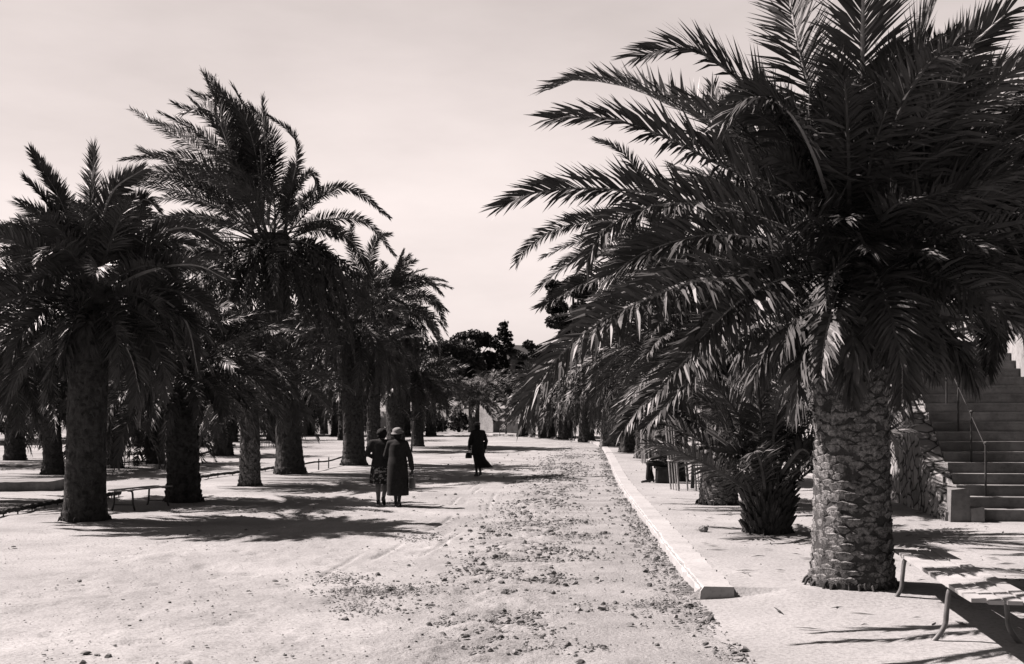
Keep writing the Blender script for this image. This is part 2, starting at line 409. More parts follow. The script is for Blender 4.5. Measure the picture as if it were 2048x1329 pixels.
for i in idx:
    s = min(.045, 0.0043 * math.exp(abs(rg.normal(0, .75))) * (1 + y[i] / 22))
    x = kx_[i] + off[i]
    rock(gm, np.array([x, y[i], float(zg(x, y[i])) + s * .2 + (.022 if off[i] > -2.6 else -.008)]), s, rg)
for i in range(700):          # specks on the pavement
    y = 10.3 * (4 ** rg.uniform(0, 1)); kx_ = np.interp(y, KERB[:, 1], KERB[:, 0]); x = kx_ + rg.uniform(0.35, 5)
    s = 0.006 * math.exp(abs(rg.normal(0, .6)))
    rock(gm, np.array([x, y, float(zg(x, y)) + PAVE + s * .2]), s, rg)
for i in range(3800):         # fine grit trodden into the sand left of the road
    y = 6.6 * (4.2 ** rg.uniform(0, 1)); o_ = -rg.uniform(2.6, 9.5)
    x = np.interp(y, KERB[:, 1], KERB[:, 0]) + o_
    if fbm(np.array([x]), np.array([y]), .7, 3, 77)[0] < .45: continue
    s = .0035 * math.exp(abs(rg.normal(0, .6)))
    rock(gm, np.array([x, y, float(zg(x, y)) - .006 + s * .3 + float((fbm(np.array([x]), np.array([y]), 1.2, 5, 3)[0] - .5) * .07)]), s, rg)
tag(gm.build('gravel', 'pebble'), kind='stuff')

stones = [(930, 1268, 13), (1142, 1258, 14), (1245, 1190, 8), (1253, 1073, 7), (1155, 1232, 9), (976, 1162, 9), (1090, 1240, 9),
          (1073, 1092, 8), (922, 1082, 6), (1188, 1100, 6), (1290, 1113, 5), (1172, 1070, 6), (1010, 1075, 6), (818, 1245, 6), (864, 1230, 6),
          (160, 1167, 7), (735, 1097, 4), (1030, 1186, 8), (915, 1145, 8), (1150, 1215, 8), (1230, 1212, 9), (1175, 1230, 10), (1265, 1235, 7), (1300, 1240, 8),
          (1350, 1232, 6), (1395, 1248, 9), (1410, 1252, 7), (1290, 1240, 6), (905, 1255, 9), (945, 1247, 7), (1005, 1232, 8), (1040, 1150, 7), (1100, 1170, 7),
          (985, 1110, 6), (1065, 1065, 6), (1105, 1010, 6), (1160, 1015, 5), (1125, 985, 5), (1210, 1030, 5), (1225, 1000, 5), (1244, 1054, 5), (1330, 1112, 4),
          (1219, 1025, 6), (1216, 960, 4), (1198, 990, 5), (1190, 905, 4), (1142, 885, 3), (870, 1195, 6), (780, 1180, 6), (1340, 1150, 5), (1385, 1185, 6), (1375, 1210, 6), (1310, 1185, 5)]
srg = rs(44)
for (u, v, r) in stones:
    p = at(u, v, False); s = r / F * p[1] * 0.66
    m = MB(); m.ball((0, 0, 0), (1, 0.8, 0.62), 9, 6, 0.22, srg)
    o = m.build('stone', 'stone')
    o.scale = (s, s, s); o.rotation_euler = (0, 0, srg.uniform(0, 6))
    o.location = (p[0], p[1], p[2] + s * 0.3 + 0.015)
    tag(o, 'loose dark stone lying on the rough earth road left of the kerb', 'stone', 'loose stones on the road')
p = at(1407, 1065, True); m = MB(); m.ball((0, 0, 0), (.065, .06, .055), 12, 8, 0.12, srg)
tag(m.build('stone', 'stone', loc=(p[0], p[1], p[2] + .04)), 'round dark stone on the pavement left of the shaggy palm stump', 'stone')

# ------------------------------------------------------------------ palms
ZUP = np.array([0, 0, 1.0])
def nrm(a): return a / (np.linalg.norm(a, axis=-1, keepdims=True) + 1e-9)

def frond(mb, P, m, lmax, wid, rg, twist=0.0, lift=0.35, droop=0.3, rw=0.03, start=0.16, wind=None, leaf=0, rac=1, dead=False):
    P = resample(P, 15); n = len(P)
    s = np.linspace(0, 1, n)
    T = nrm(np.gradient(P, axis=0))
    S = np.cross(T, ZUP)
    h = np.array([P[-1][0] - P[0][0], P[-1][1] - P[0][1], 0])
    href = nrm(np.cross(h if np.linalg.norm(h) > 0.15 else np.array([0.3, 1, 0]), ZUP))
    sl = np.linalg.norm(S, axis=1)[:, None]
    S = nrm(np.where(sl > 0.25, S, href)); S = np.where((S @ href)[:, None] < 0, -S, S)
    S = nrm(S - (S * T).sum(1)[:, None] * T)
    Nn = np.cross(S, T)
    if twist:
        c, si = math.cos(twist), math.sin(twist)
        S, Nn = c * S + si * Nn, c * Nn - si * S
    # rachis: flattened triangular stalk
    r = rw * (1.05 - s) ** 0.8 + 0.004
    r[0] *= 1.7; r[1] *= 1.25
    a = P - S * r[:, None]; b = P + S * r[:, None]; c_ = P + Nn * r[:, None] * 0.25; d_ = P - Nn * (r[:, None] * 0.9)
    V = np.stack([a, c_, b, d_], 1).reshape(-1, 3)
    q = np.array([[i * 4 + j, i * 4 + (j + 1) % 4, (i + 1) * 4 + (j + 1) % 4, (i + 1) * 4 + j] for i in range(n - 1) for j in range(4)])
    mb.addnp(V, quads=q, mi=rac)
    L = np.linalg.norm(np.diff(P, axis=0), axis=1).sum()
    # leaflets
    for sd in (-1, 1):
        t = np.linspace(start, 1.0, m) + rg.uniform(-.4, .4, m) * (1 - start) / m
        t = np.clip(t, 0, 0.999)
        ip = lambda A: np.stack([np.interp(t, s, A[:, k]) for k in range(3)], 1)
        p, tt, ss, nn = ip(P), nrm(ip(T)), nrm(ip(S)), nrm(ip(Nn))
        x = np.clip((t - start) / (1 - start), 0, 1)
        ln = lmax * np.clip(0.4 + 3.2 * x, 0, 1) * (1 - 0.5 * np.clip((x - 0.4) / 0.6, 0, 1) ** 1.6) * rg.uniform(.82, 1.1, m)
        al = np.radians(66 - 44 * x ** 1.2 + rg.uniform(-9, 9, m))
        be = lift + rg.normal(0, 0.22 if not dead else 0.5, m)
        D = np.cos(al)[:, None] * tt + np.sin(al)[:, None] * (np.cos(be)[:, None] * ss * sd + np.sin(be)[:, None] * nn)
        if wind is not None: D = nrm(D + 0.45 * wind)
        D2 = D + np.array([0, 0, -1]) * (droop * rg.uniform(.5, 1.5, m))[:, None]
        if wind is not None: D2 = D2 + 0.7 * wind
        D = nrm(D); D2 = nrm(D2)
        W = nrm(tt - (tt * D).sum(1)[:, None] * D)
        W = nrm(W + 0.5 * rg.normal(0, 1, (m, 1)) * np.cross(D, W))
        w = (wid * np.clip(0.55 + 1.2 * x, 0, 1) * (1 - .4 * x))[:, None]
        l = ln[:, None]
        mid = p + D * l * 0.45
        V = np.stack([p - W * w * .22, p + W * w * .22, mid - W * w * .5, mid + W * w * .5, mid + D2 * l * .55], 1).reshape(-1, 3)
        o = np.arange(m)[:, None] * 5
        mb.addnp(V, quads=o + np.array([[0, 1, 3, 2]]), tris=o + np.array([[2, 3, 4]]), mi=leaf)

def arc(c, az, el, L, bend, n=8, wind=None, pw=1.4, minel=-1.5):
    s = np.linspace(0, 1, n); e = np.maximum(el - bend * s ** pw, minel)
    ds = L / (n - 1)
    dx = np.cos(e) * math.cos(az); dy = np.cos(e) * math.sin(az); dz = np.sin(e)
    P = np.stack([np.concatenate([[0], np.cumsum(k[:-1] + k[1:]) * .5 * ds]) for k in (dx, dy, dz)], 1)
    if wind is not None: P = P + np.outer(s ** 2, wind) * L
    return P + c

def trunk_mesh(h, r, rg, nrow_h=0.115, ncol=None, flare=1.15, top=1.12, lean=(0, 0), shag=0.0, stub=0.03):
    mb = MB(); ncol = ncol or max(9, int(2 * math.pi * r / 0.23))
    zs = np.linspace(-0.15, h, max(8, int(h / 0.18))); k = 28
    def rad(z):
        z = np.asarray(z, float)
        return r * (1 + (flare - 1) * np.exp(-np.maximum(z, 0) / 0.28) + (top - 1) * np.clip((z - h + 1.0) / 0.8, 0, 1) ** 1.5 - 0.04 * np.sin(math.pi * np.clip(z / h, 0, 1)))
    def ctr(z): q = np.clip(np.asarray(z, float) / h, 0, 1) ** 1.4; return lean[0] * q, lean[1] * q
    a = np.linspace(0, 2 * math.pi, k, endpoint=False)
    Zg, Ag = np.meshgrid(zs, a, indexing='ij')
    rr = rad(Zg) * (1 + rg.uniform(-.025, .025, Zg.shape)); cx, cy = ctr(Zg)
    V = np.stack([cx + rr * np.cos(Ag), cy + rr * np.sin(Ag), Zg], -1).reshape(-1, 3)
    nz = len(zs)
    fs = [(i * k + j, i * k + (j + 1) % k, (i + 1) * k + (j + 1) % k, (i + 1) * k + j) for i in range(nz - 1) for j in range(k)] + [tuple((nz - 1) * k + j for j in range(k))]
    mb.add(V, fs, 0)
    rows = int((h - 0.02) / nrow_h)
    for i in range(rows):
        z0 = 0.05 + i * nrow_h; f = np.clip((z0 - h + 0.9) / 0.9, 0, 1)
        for j in range(ncol):
            th = 2 * math.pi * (j + 0.5 * (i % 2) + i * 0.07) / ncol + rg.uniform(-.07, .07)
            z = z0 + rg.uniform(-.025, .025); R0 = float(rad(z)); w = 2 * math.pi / ncol * rg.uniform(.8, 1.08); hh = nrow_h * rg.uniform(1.5, 2.1)
            p = (stub * (.6 if shag < .05 else 1) + 0.10 * f ** 2) * rg.uniform(.3, 1.5) + shag * rg.uniform(0, 1) ** 2
            up = hh * .3 + (p - 0.02) * (0.6 + shag * 4)
            cx, cy = ctr(z)
            def q(t, zz, R_): return (cx + R_ * math.cos(t), cy + R_ * math.sin(t), zz)
            if shag < .05 and rg.uniform() < .07: continue
            tw = rg.uniform(.3, .42) if shag < .05 else .14
            sk = rg.uniform(-.08, .08) * w
            V = [q(th - w / 2, z, R0), q(th + w / 2, z + rg.uniform(-.01, .01), R0), q(th + sk - w * .2, z - hh * .42, R0 + .003), q(th + sk + w * .2, z - hh * .46, R0 + .003),
                 q(th - w * tw, z + up, R0 + p), q(th + w * tw, z + up * rg.uniform(.8, 1.2), R0 + p * rg.uniform(.7, 1.1)), q(th + sk, z + up + rg.uniform(.0, .012), R0 + p * .9), q(th, z + hh * .55, R0 - .01)]
            mb.add(V, [(0, 2, 4), (2, 3, 6), (2, 6, 4), (3, 1, 5), (3, 5, 6), (4, 6, 7), (6, 5, 7), (0, 4, 7), (1, 7, 5)], 0 if f > .25 else 1)  # stubs near the crown take the bark colour: crown shade painted in
    for i in range(48):           # ragged roots round the foot
        th = rg.uniform(0, 6.28); R0 = float(rad(.05)); q = rg.uniform(0, .28) ** 2
        cs, sn = math.cos(th), math.sin(th)
        mb.tube([((R0 - .03) * cs, (R0 - .03) * sn, rg.uniform(.02, .1)), ((R0 + q * .5) * cs, (R0 + q * .5) * sn, rg.uniform(.02, .06)), ((R0 + q) * cs, (R0 + q) * sn, -.03)], [.022, .018, .008], 5, mi=0)
    return mb

def crown_mesh(N_, L, m, lmax, wid, rg, hi=82, lo=-30, p=1.0, bend=(45, 85), wind=None, skirt=0, skirtL=None, r0=0.2, rw=0.03, droop=0.3, skip=None, rac=1):
    mb = MB()
    for i in range(N_):
        t = (i + .5) / N_; az = i * 2.39996 + rg.uniform(-.2, .2)
        if skip is not None and skip(az % (2 * math.pi), t): continue
        el = R(hi + (lo - hi) * t ** p + rg.uniform(-7, 7))
        c = np.array([math.cos(az) * r0, math.sin(az) * r0, -0.35 * t])
        P = arc(c, az, el, L * rg.uniform(.82, 1.06) * (0.72 + 0.28 * min(1, t * 3)), R(rg.uniform(*bend)), wind=wind)
        frond(mb, P, m, lmax, wid, rg, twist=rg.uniform(-.95, .95), lift=rg.uniform(.05, .45), rw=rw, wind=wind, droop=droop, rac=rac)
    for i in range(skirt):
        az = i * 2.39996 + rg.uniform(-.3, .3)
        c = np.array([math.cos(az) * r0 * 1.1, math.sin(az) * r0 * 1.1, -0.2 - rg.uniform(0, .5)])
        P = arc(c, az, R(rg.uniform(-45, 0)), (skirtL or L * .7) * rg.uniform(.7, 1.1), R(rg.uniform(55, 80)))
        frond(mb, P, max(14, int(m * .6)), lmax * .8, wid * 1.5, rg, twist=rg.uniform(-.9, .9), lift=0.0, droop=0.9, rw=rw, leaf=2, rac=1, dead=True)
    return mb
LEAFMATS = ['leaf', 'petiole', 'leaf_dry', 'rachis']

def palm(u, v, label, cu, cv, tw, seed, nf=50, L=2.6, m=46, lmax=0.5, wid=0.035, hi=82, lo=-35, heroes=(), wind=None, skirt=10, skirtL=None,
         boots='boot_dark', inner=0, group=None, pave=None, name='palm_tree', bend=(45, 85), cat='palm tree', skip=None, tkw=None, dead=(), rachis='petiole', droop=.3, r0=None, dd=None):
    """u,v: foot of the trunk; cu,cv: crown centre; tw: trunk width in photo pixels; heroes: fronds given as rachis lines"""
    rg = rs(seed); b = at(u, v, pave)
    if b[1] > 12: m = int(m * 1.9); wid *= 1.12; nf = int(nf * 1.15)
    d = b[1]; c = wp(cu, cv, d + (dd or 0)) - b; h = c[2]; r = tw / F * d / 2
    o = thing(name, label, cat, b, 0, group)
    k = dict(lean=(c[0], c[1])); k.update(tkw or {})
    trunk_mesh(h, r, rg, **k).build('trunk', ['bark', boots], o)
    mb = crown_mesh(nf, L, m, lmax, wid, rg, hi, lo, wind=wind, skirt=skirt, skirtL=skirtL, r0=(r0 or r * .55), bend=bend, skip=skip, droop=droop)
    for i in range(inner):
        t = (i + .5) / inner; az = i * 2.39996 + .8
        if t > .4 and 1.5 < az % (2 * math.pi) < 3.9: continue
        el = R(80 - 88 * t + rg.uniform(-8, 8))
        P = arc(np.array([math.cos(az) * .2, math.sin(az) * .2, -.25 * t]), az, el, L * rg.uniform(.42, .66), R(rg.uniform(20, 60)))
        frond(mb, P, int(m * .6), lmax * .85, wid, rg, twist=rg.uniform(-.9, .9), lift=rg.uniform(.1, .5), rw=.026)
    cr = mb.build('crown', LEAFMATS, o, loc=c)
    for hf in heroes:
        pts, kw = hf
        P = np.array([wp(a, b_, d + e) for a, b_, e in pts]) - b
        fm = MB(); kk = dict(m=int(m * 1.7), lmax=lmax * 1.0, wid=wid, rw=.03, rac=3, droop=.22, twist=.9); kk.update(kw)
        mm = kk.pop('m'); ll = kk.pop('lmax'); ww = kk.pop('wid')
        frond(fm, P, mm, ll, ww, rg, **kk)
        fm.build('frond', LEAFMATS, o)
    return o

WL = np.array([-0.8, 0.1, 0.12])       # wind that bends the left-hand crowns

# --- left side, near to far
GL = 'palms in the sandy grove left of the road'
palm(170, 1040, 'palm with thick bare tapering trunk, nearest on the left, beside the small bench', 182, 575, 78, 1, nf=56, L=2.5, m=64, lmax=.46, wid=.034,
     hi=78, lo=-34, skirt=12, skirtL=1.2, group=GL, tkw=dict(flare=1.16, top=1.25, stub=.015, nrow_h=.13), wind=WL * .12,
     heroes=[([(183, 560, 0), (180, 480, .1), (182, 400, .2), (187, 296, .3)], dict(lift=.15)),
             ([(172, 560, 0), (150, 480, -.2), (115, 390, -.3), (62, 303, -.4)], dict(lmax=.36)),
             ([(168, 565, 0), (135, 500, -.5), (95, 410, -.9), (52, 360, -1.2)], dict(lmax=.36)),
             ([(160, 575, 0), (120, 520, .4), (85, 470, .8), (40, 440, 1)], {}),
             ([(195, 560, 0), (204, 450, -.3), (228, 380, -.6), (285, 340, -.9)], {}),
             ([(200, 560, 0), (240, 460, -.2), (285, 400, -.4), (318, 420, -.6)], dict(lmax=.36)),
             ([(205, 575, 0), (280, 490, .3), (370, 455, .6), (445, 490, .9)], dict(lmax=.36)),
             ([(205, 590, 0), (290, 545, -.4), (385, 530, -.9), (455, 560, -1.2)], dict(lmax=.36)),
             ([(205, 600, 0), (300, 590, .2), (370, 640, .3), (396, 745, .4)], dict(lmax=.34)),
             ([(200, 620, 0), (235, 660, -.6), (265, 720, -.9), (280, 785, -1)], dict(lmax=.25))])
palm(367, 1002, 'short stout palm with stubbled trunk standing right of the small bench', 362, 720, 62, 2, nf=56, L=2.6, m=44, lmax=.42, hi=75, lo=-20, skirt=10, skirtL=1.1, group=GL,
     tkw=dict(stub=.05, top=1.2))
palm(500, 971, 'slender palm with sunlit leaf stubs down the left side of its trunk', 500, 735, 38, 3, nf=48, L=2.6, m=36, lmax=.42, wid=.04, hi=75, lo=-22, skirt=8, skirtL=1.1, boots='boot', group=GL,
     tkw=dict(stub=.05, nrow_h=.1, ncol=9))
H4 = [([(520, 450, 0), (500, 350, .2), (468, 250, .4), (425, 182, .6)], dict(lmax=.7)),
      ([(525, 450, 0), (515, 330, 0), (490, 240, 0), (440, 185, 0)], dict(lmax=.7)),
      ([(520, 450, 0), (480, 340, -.3), (430, 250, -.6), (350, 210, -1)], dict(lmax=.6)),
      ([(515, 450, 0), (470, 350, .5), (410, 285, 1), (300, 242, 1.4)], dict(lmax=.55)),
      ([(512, 455, 0), (450, 360, -.4), (370, 315, -.9), (245, 320, -1.4)], dict(lmax=.5)),
      ([(510, 455, 0), (450, 390, .6), (380, 345, 1.2), (300, 335, 1.9)], dict(lmax=.5)),
      ([(508, 460, 0), (440, 400, -.8), (340, 360, -1.6), (220, 370, -2.2)], dict(lmax=.5)),
      ([(506, 462, 0), (430, 415, .3), (350, 395, .6), (265, 420, .9)], dict(lmax=.5)),
      ([(506, 470, 0), (430, 445, -.3), (340, 440, -.9), (270, 480, -1.2)], dict(lmax=.5)),
      ([(535, 450, 0), (548, 340, .3), (540, 270, .3), (500, 215, .3)], dict(lmax=.6)),
      ([(545, 450, 0), (588, 350, -.3), (588, 275, -.5), (535, 232, -.7)], dict(lmax=.4)),
      ([(550, 455, 0), (590, 390, .5), (622, 345, .8), (640, 388, 1.)], dict(lmax=.35)),
      ([(555, 458, 0), (630, 395, .2), (700, 378, .3), (778, 435, .5)], dict(lmax=.35)),
      ([(555, 465, 0), (650, 440, -.4), (730, 445, -.9), (788, 510, -1.2)], dict(lmax=.42)),
      ([(555, 470, 0), (630, 460, .6), (700, 480, 1), (745, 560, 1.3)], dict(lmax=.42)),
      ([(555, 478, 0), (620, 490, -.6), (670, 540, -1), (695, 620, -1.2)], dict(lmax=.42))]
for k_ in range(14):
    b_ = H4[(0, 1, 2, 3, 0, 1, 4, 9, 2, 3, 5, 6, 0, 1)[k_]]; j_ = rs(900 + k_)
    H4.append(([(a + j_.uniform(-14, 14) * i, b + j_.uniform(-13, 13) * i, c + j_.uniform(-.45, .45) * i) if i else (a, b, c) for i, (a, b, c) in enumerate(b_[0])], b_[1]))
palm(580, 947, 'tallest palm on the left with windswept crown streaming to the left above a dark skirt', 540, 470, 52, 4, nf=34, L=3.6, m=40, lmax=.55, wid=.045, hi=85, lo=-20, wind=WL * .5,
     skirt=90, skirtL=4.2, group=GL, heroes=H4, tkw=dict(flare=1.3, top=1.3, stub=.015, nrow_h=.18), r0=.5)
palm(708, 930, 'palm with bare trunk flaring at the foot just left of the walking couple', 700, 640, 42, 5, nf=46, L=3.0, m=34, lmax=.5, wid=.045, hi=78, lo=-50, wind=WL * .15, skirt=16, skirtL=2.6, group=GL,
     tkw=dict(flare=1.3, stub=.02, nrow_h=.17))
palm(748, 902, 'thin ragged palm trunk with sunlit left edge behind the bareheaded woman', 745, 700, 26, 6, nf=34, L=2.8, m=26, lmax=.5, wid=.055, hi=75, lo=-50, skirt=14, skirtL=2.4, group=GL, tkw=dict(stub=.07, nrow_h=.2, ncol=8))
palm(792, 895, 'tall dark palm behind the walking couple whose crown spreads highest over the road', 775, 600, 36, 7, nf=52, L=3.7, m=34, lmax=.6, wid=.06, hi=82, lo=-55, skirt=26, skirtL=3.6, group=GL,
     tkw=dict(nrow_h=.2),
     heroes=[([(785, 600, 0), (790, 560, 0), (800, 525, 0), (808, 500, 0)], dict(lmax=.3)),
             ([(788, 600, 0), (800, 565, .4), (825, 545, .8)], dict(lmax=.3)),
             ([(790, 605, 0), (815, 575, -.3), (850, 560, -.6), (884, 590, -.9)], dict(lmax=.5)),
             ([(790, 610, 0), (830, 590, .5), (865, 600, .9), (892, 650, 1.2)], dict(lmax=.5)),
             ([(760, 600, 0), (740, 540, -.5), (752, 480, -.8), (780, 470, -1)], dict(lmax=.6)),
             ([(760, 600, 0), (720, 540, .4), (700, 490, .6), (705, 450, .8)], dict(lmax=.6)),
             ([(790, 620, 0), (840, 620, -.6), (872, 660, -1), (880, 720, -1.1)], dict(lmax=.5))])
palm(835, 893, 'squat palm trunk right of the couple with a pale sapling in front', 835, 745, 24, 8, nf=40, L=3.0, m=24, lmax=.55, wid=.065, hi=75, lo=-45, skirt=10, skirtL=2, group=GL)
palm(107, 948, 'palm with bulging foot half hidden behind the nearest left trunk', 95, 760, 36, 9, nf=44, L=2.8, m=26, lmax=.55, wid=.055, hi=80, lo=-25, skirt=6, skirtL=1.2, group=GL, tkw=dict(flare=1.35))
palm(226, 936, 'short palm with a narrow waisted trunk between the nearest trunk and the low fence', 226, 815, 34, 10, nf=44, L=2.7, m=26, lmax=.5, wid=.055, hi=75, lo=-12, skirt=2, skirtL=1, group=GL, tkw=dict(top=1.3, flare=1.2))
palm(312, 927, 'low palm with drooping sunlit fronds at the right end of the low fence', 315, 830, 32, 11, nf=44, L=2.8, m=26, lmax=.5, wid=.055, hi=70, lo=-28, skirt=3, skirtL=1.2, group=GL)
palm(446, 911, 'squat low palm left of the slender sunlit trunk', 446, 815, 36, 12, nf=40, L=2.9, m=24, lmax=.5, wid=.06, hi=75, lo=-14, skirt=2, skirtL=1, group=GL, tkw=dict(stub=.06))
palm(-70, 1000, 'palm at the left edge whose crown hangs over the nearest trunk', -30, 640, 64, 13, nf=50, L=2.9, m=40, lmax=.5, wid=.045, hi=80, lo=-28, skirt=8, skirtL=1.2, group=GL)

# --- right side
GR = 'palms in the row on the right pavement'
H1 = [([(1680, 480, 0), (1650, 400, -.2), (1560, 245, -.6), (1469, 154, -.9), (1417, 114, -1.0), (1357, 95, -1.1), (1278, 114, -1.2)], dict(lmax=.5)),
      ([(1675, 490, 0), (1560, 345, .5), (1402, 239, 1.1), (1328, 204, 1.3), (1258, 174, 1.5), (1154, 159, 1.7), (1097, 180, 1.8)], dict(lmax=.5, lift=.75, twist=.45)),
      ([(1670, 490, 0), (1620, 440, -.4), (1497, 358, -1.0), (1427, 323, -1.3), (1352, 283, -1.5), (1278, 254, -1.7), (1203, 234, -1.8), (1105, 238, -1.9)], dict(lmax=.46, twist=1.0)),
      ([(1665, 500, 0), (1500, 430, -.2), (1352, 398, -.5), (1278, 383, -.6), (1203, 378, -.7), (1129, 378, -.8), (1054, 388, -.9), (1005, 412, -.9)], dict(lmax=.42, twist=1.0)),
      ([(1660, 505, 0), (1560, 450, -.9), (1437, 415, -1.7), (1357, 407, -2.1), (1303, 412, -2.3), (1238, 437, -2.5), (1188, 477, -2.6), (1174, 522, -2.7)], dict(lmax=.4)),
      ([(1665, 540, 0), (1600, 560, -.5), (1497, 562, -1.2), (1412, 557, -1.7), (1352, 575, -2.0), (1284, 602, -2.2), (1230, 627, -2.4), (1181, 654, -2.5), (1135, 694, -2.6), (1094, 740, -2.7), (1050, 815, -2.8)], dict(lmax=.5, droop=.5)),
      ([(1660, 550, 0), (1560, 590, -.6), (1450, 640, -1.2), (1392, 700, -1.5), (1352, 740, -1.7), (1311, 784, -1.8), (1270, 825, -1.9), (1243, 865, -2)], dict(lmax=.36, droop=.3, twist=.6)),
      ([(1665, 550, 0), (1580, 610, -.5), (1460, 680, -1.0), (1390, 735, -1.3), (1352, 789, -1.4), (1318, 825, -1.5), (1290, 855, -1.6)], dict(lmax=.3, droop=.4, twist=.6)),
      ([(1705, 500, 0), (1748, 542, -.7), (1778, 616, -1.1), (1798, 700, -1.4), (1805, 755, -1.5), (1803, 808, -1.6)], dict(lmax=.5, droop=.35, rw=.03, twist=.15)),
      ([(1715, 450, 0), (1722, 300, -.3), (1724, 150, -.6), (1726, -10, -1.0), (1728, -80, -1.4)], dict(lmax=.62, lift=.15, twist=0)),
      ([(1690, 450, 0), (1640, 250, .3), (1600, 110, .5), (1575, -20, .7), (1550, -90, .9)], dict(lmax=.6)),
      ([(1735, 450, 0), (1790, 250, .4), (1835, 100, .7), (1880, -20, 1), (1915, -80, 1.1)], dict(lmax=.55)),
      ([(1740, 460, 0), (1808, 290, -.5), (1880, 180, -.9), (1940, 95, -1.2), (2010, 30, -1.5)], dict(lmax=.5)),
      ([(1675, 460, 0), (1639, 338, -.9), (1604, 259, -1.5), (1569, 214, -1.8), (1530, 194, -2), (1480, 200, -2.1), (1455, 235, -2.1)], dict(lmax=.45)),
      ([(1670, 480, 0), (1580, 420, .9), (1480, 320, 1.6), (1440, 240, 1.9), (1424, 172, 2.0)], dict(lmax=.35)),
      ([(1670, 500, 0), (1540, 480, -.4), (1420, 470, -.7), (1300, 500, -.9), (1220, 550, -1.0)], dict(lmax=.5)),
      ([(1660, 540, 0), (1560, 560, -1), (1470, 610, -1.7), (1390, 690, -2.2)], dict(lmax=.5, droop=.6)),
      ([(1690, 545, 0), (1670, 600, -1.2), (1650, 680, -1.8), (1640, 750, -2)], dict(lmax=.36, droop=.5, twist=.2)),
      ([(1740, 500, 0), (1840, 480, .2), (1920, 510, .3), (1990, 600, .4)], dict(lmax=.5)),
      ([(1735, 520, 0), (1820, 560, .5), (1870, 640, .8), (1885, 735, .9)], dict(lmax=.4))]
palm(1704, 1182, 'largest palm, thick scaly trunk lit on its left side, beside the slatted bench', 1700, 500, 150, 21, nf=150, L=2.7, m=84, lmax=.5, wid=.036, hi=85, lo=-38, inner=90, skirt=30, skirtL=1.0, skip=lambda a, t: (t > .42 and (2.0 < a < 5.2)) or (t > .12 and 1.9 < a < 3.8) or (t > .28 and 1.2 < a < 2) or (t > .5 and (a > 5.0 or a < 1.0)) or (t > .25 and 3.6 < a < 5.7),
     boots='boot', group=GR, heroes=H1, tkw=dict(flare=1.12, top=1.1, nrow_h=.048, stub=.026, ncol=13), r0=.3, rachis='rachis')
palm(1437, 1009, 'mid-sized palm with scaly trunk lit on its left, beside the tall wooden tree guard', 1440, 665, 70, 22, nf=70, L=2.9, m=48, lmax=.46, wid=.036, hi=80, lo=-15, skirt=8, skirtL=1.0, boots='boot', group=GR,
     tkw=dict(flare=1.15, top=1.25, nrow_h=.054, stub=.026, ncol=12),
     heroes=[([(1430, 690, 0), (1395, 700, -.5), (1350, 745, -1), (1310, 785, -1.3), (1280, 830, -1.5)], dict(lmax=.36, droop=.4)),
             ([(1425, 680, 0), (1370, 660, .4), (1300, 690, .8), (1245, 760, 1.1)], dict(lmax=.4, droop=.4))])
# young stump palm with a fan of long stalks
H3 = [([(1535, 965, 0), (1474, 903, -.3), (1395, 848, -.6), (1345, 815, -.8), (1290, 800, -1)], dict(lmax=.3, rw=.05, start=.55)),
      ([(1540, 960, 0), (1585, 890, .2), (1640, 820, .5), (1690, 780, .8)], dict(lmax=.35, rw=.04, start=.4)),
      ([(1535, 960, 0), (1522, 850, -.2), (1500, 740, -.4), (1455, 660, -.6)], dict(lmax=.42, rw=.04, start=.35)),
      ([(1540, 960, 0), (1558, 820, .2), (1590, 690, .4), (1650, 610, .6)], dict(lmax=.42, rw=.04, start=.35)),
      ([(1530, 960, 0), (1505, 880, .4), (1515, 830, .7), (1540, 800, .9)], dict(lmax=.3, rw=.03, start=.5)),
      ([(1528, 960, 0), (1490, 870, .3), (1430, 790, .7), (1370, 760, 1)], dict(lmax=.4, rw=.035, start=.35)),
      ([(1525, 970, 0), (1500, 930, -.6), (1480, 910, -.9), (1440, 905, -1.2)], dict(lmax=.28, rw=.03, start=.3)),
      ([(1550, 965, 0), (1590, 910, -.4), (1610, 900, -.6), (1640, 930, -.9)], dict(lmax=.25, rw=.03, start=.3))]
palm(1534, 1066, 'shaggy palm stump with long stalks fanning up, left of the largest trunk', 1535, 955, 84, 23, nf=26, L=2.2, m=36, lmax=.42, wid=.034, hi=85, lo=35, skirt=0, group=GR, heroes=H3,
     tkw=dict(flare=1.05, top=1.1, shag=.09, stub=.03, nrow_h=.07, ncol=20), bend=(20, 60), r0=.12)
H4R = [([(1350, 540, 0), (1260, 450, -.5), (1140, 450, -1), (1060, 490, -1.4), (1034, 525, -1.5)], dict(lmax=.6)),
       ([(1350, 545, 0), (1250, 500, .5), (1150, 520, 1), (1075, 580, 1.4)], dict(lmax=.6)),
       ([(1350, 550, 0), (1260, 540, -.7), (1160, 570, -1.4), (1080, 615, -1.9)], dict(lmax=.6)),
       ([(1350, 530, 0), (1300, 400, .3), (1250, 310, .5), (1190, 280, .7)], dict(lmax=.45)),
       ([(1350, 540, 0), (1240, 470, 1), (1140, 490, 1.8), (1085, 515, 2.3)], dict(lmax=.5))]
palm(1345, 962, 'tall dark palm behind the seated person, its fronds reaching far over the road', 1365, 560, 56, 24, nf=62, L=3.7, m=40, lmax=.55, wid=.05, hi=80, lo=-50, skirt=30, skirtL=2.6, group=GR, heroes=H4R,
     tkw=dict(nrow_h=.16))
palm(1289, 917, 'palm with ringed sunlit trunk beside the small pale stakes', 1290, 690, 36, 25, nf=60, L=3.4, m=34, lmax=.55, wid=.055, hi=75, lo=-60, skirt=24, skirtL=3.0, boots='boot', group=GR, tkw=dict(nrow_h=.17, ncol=9, stub=.05))
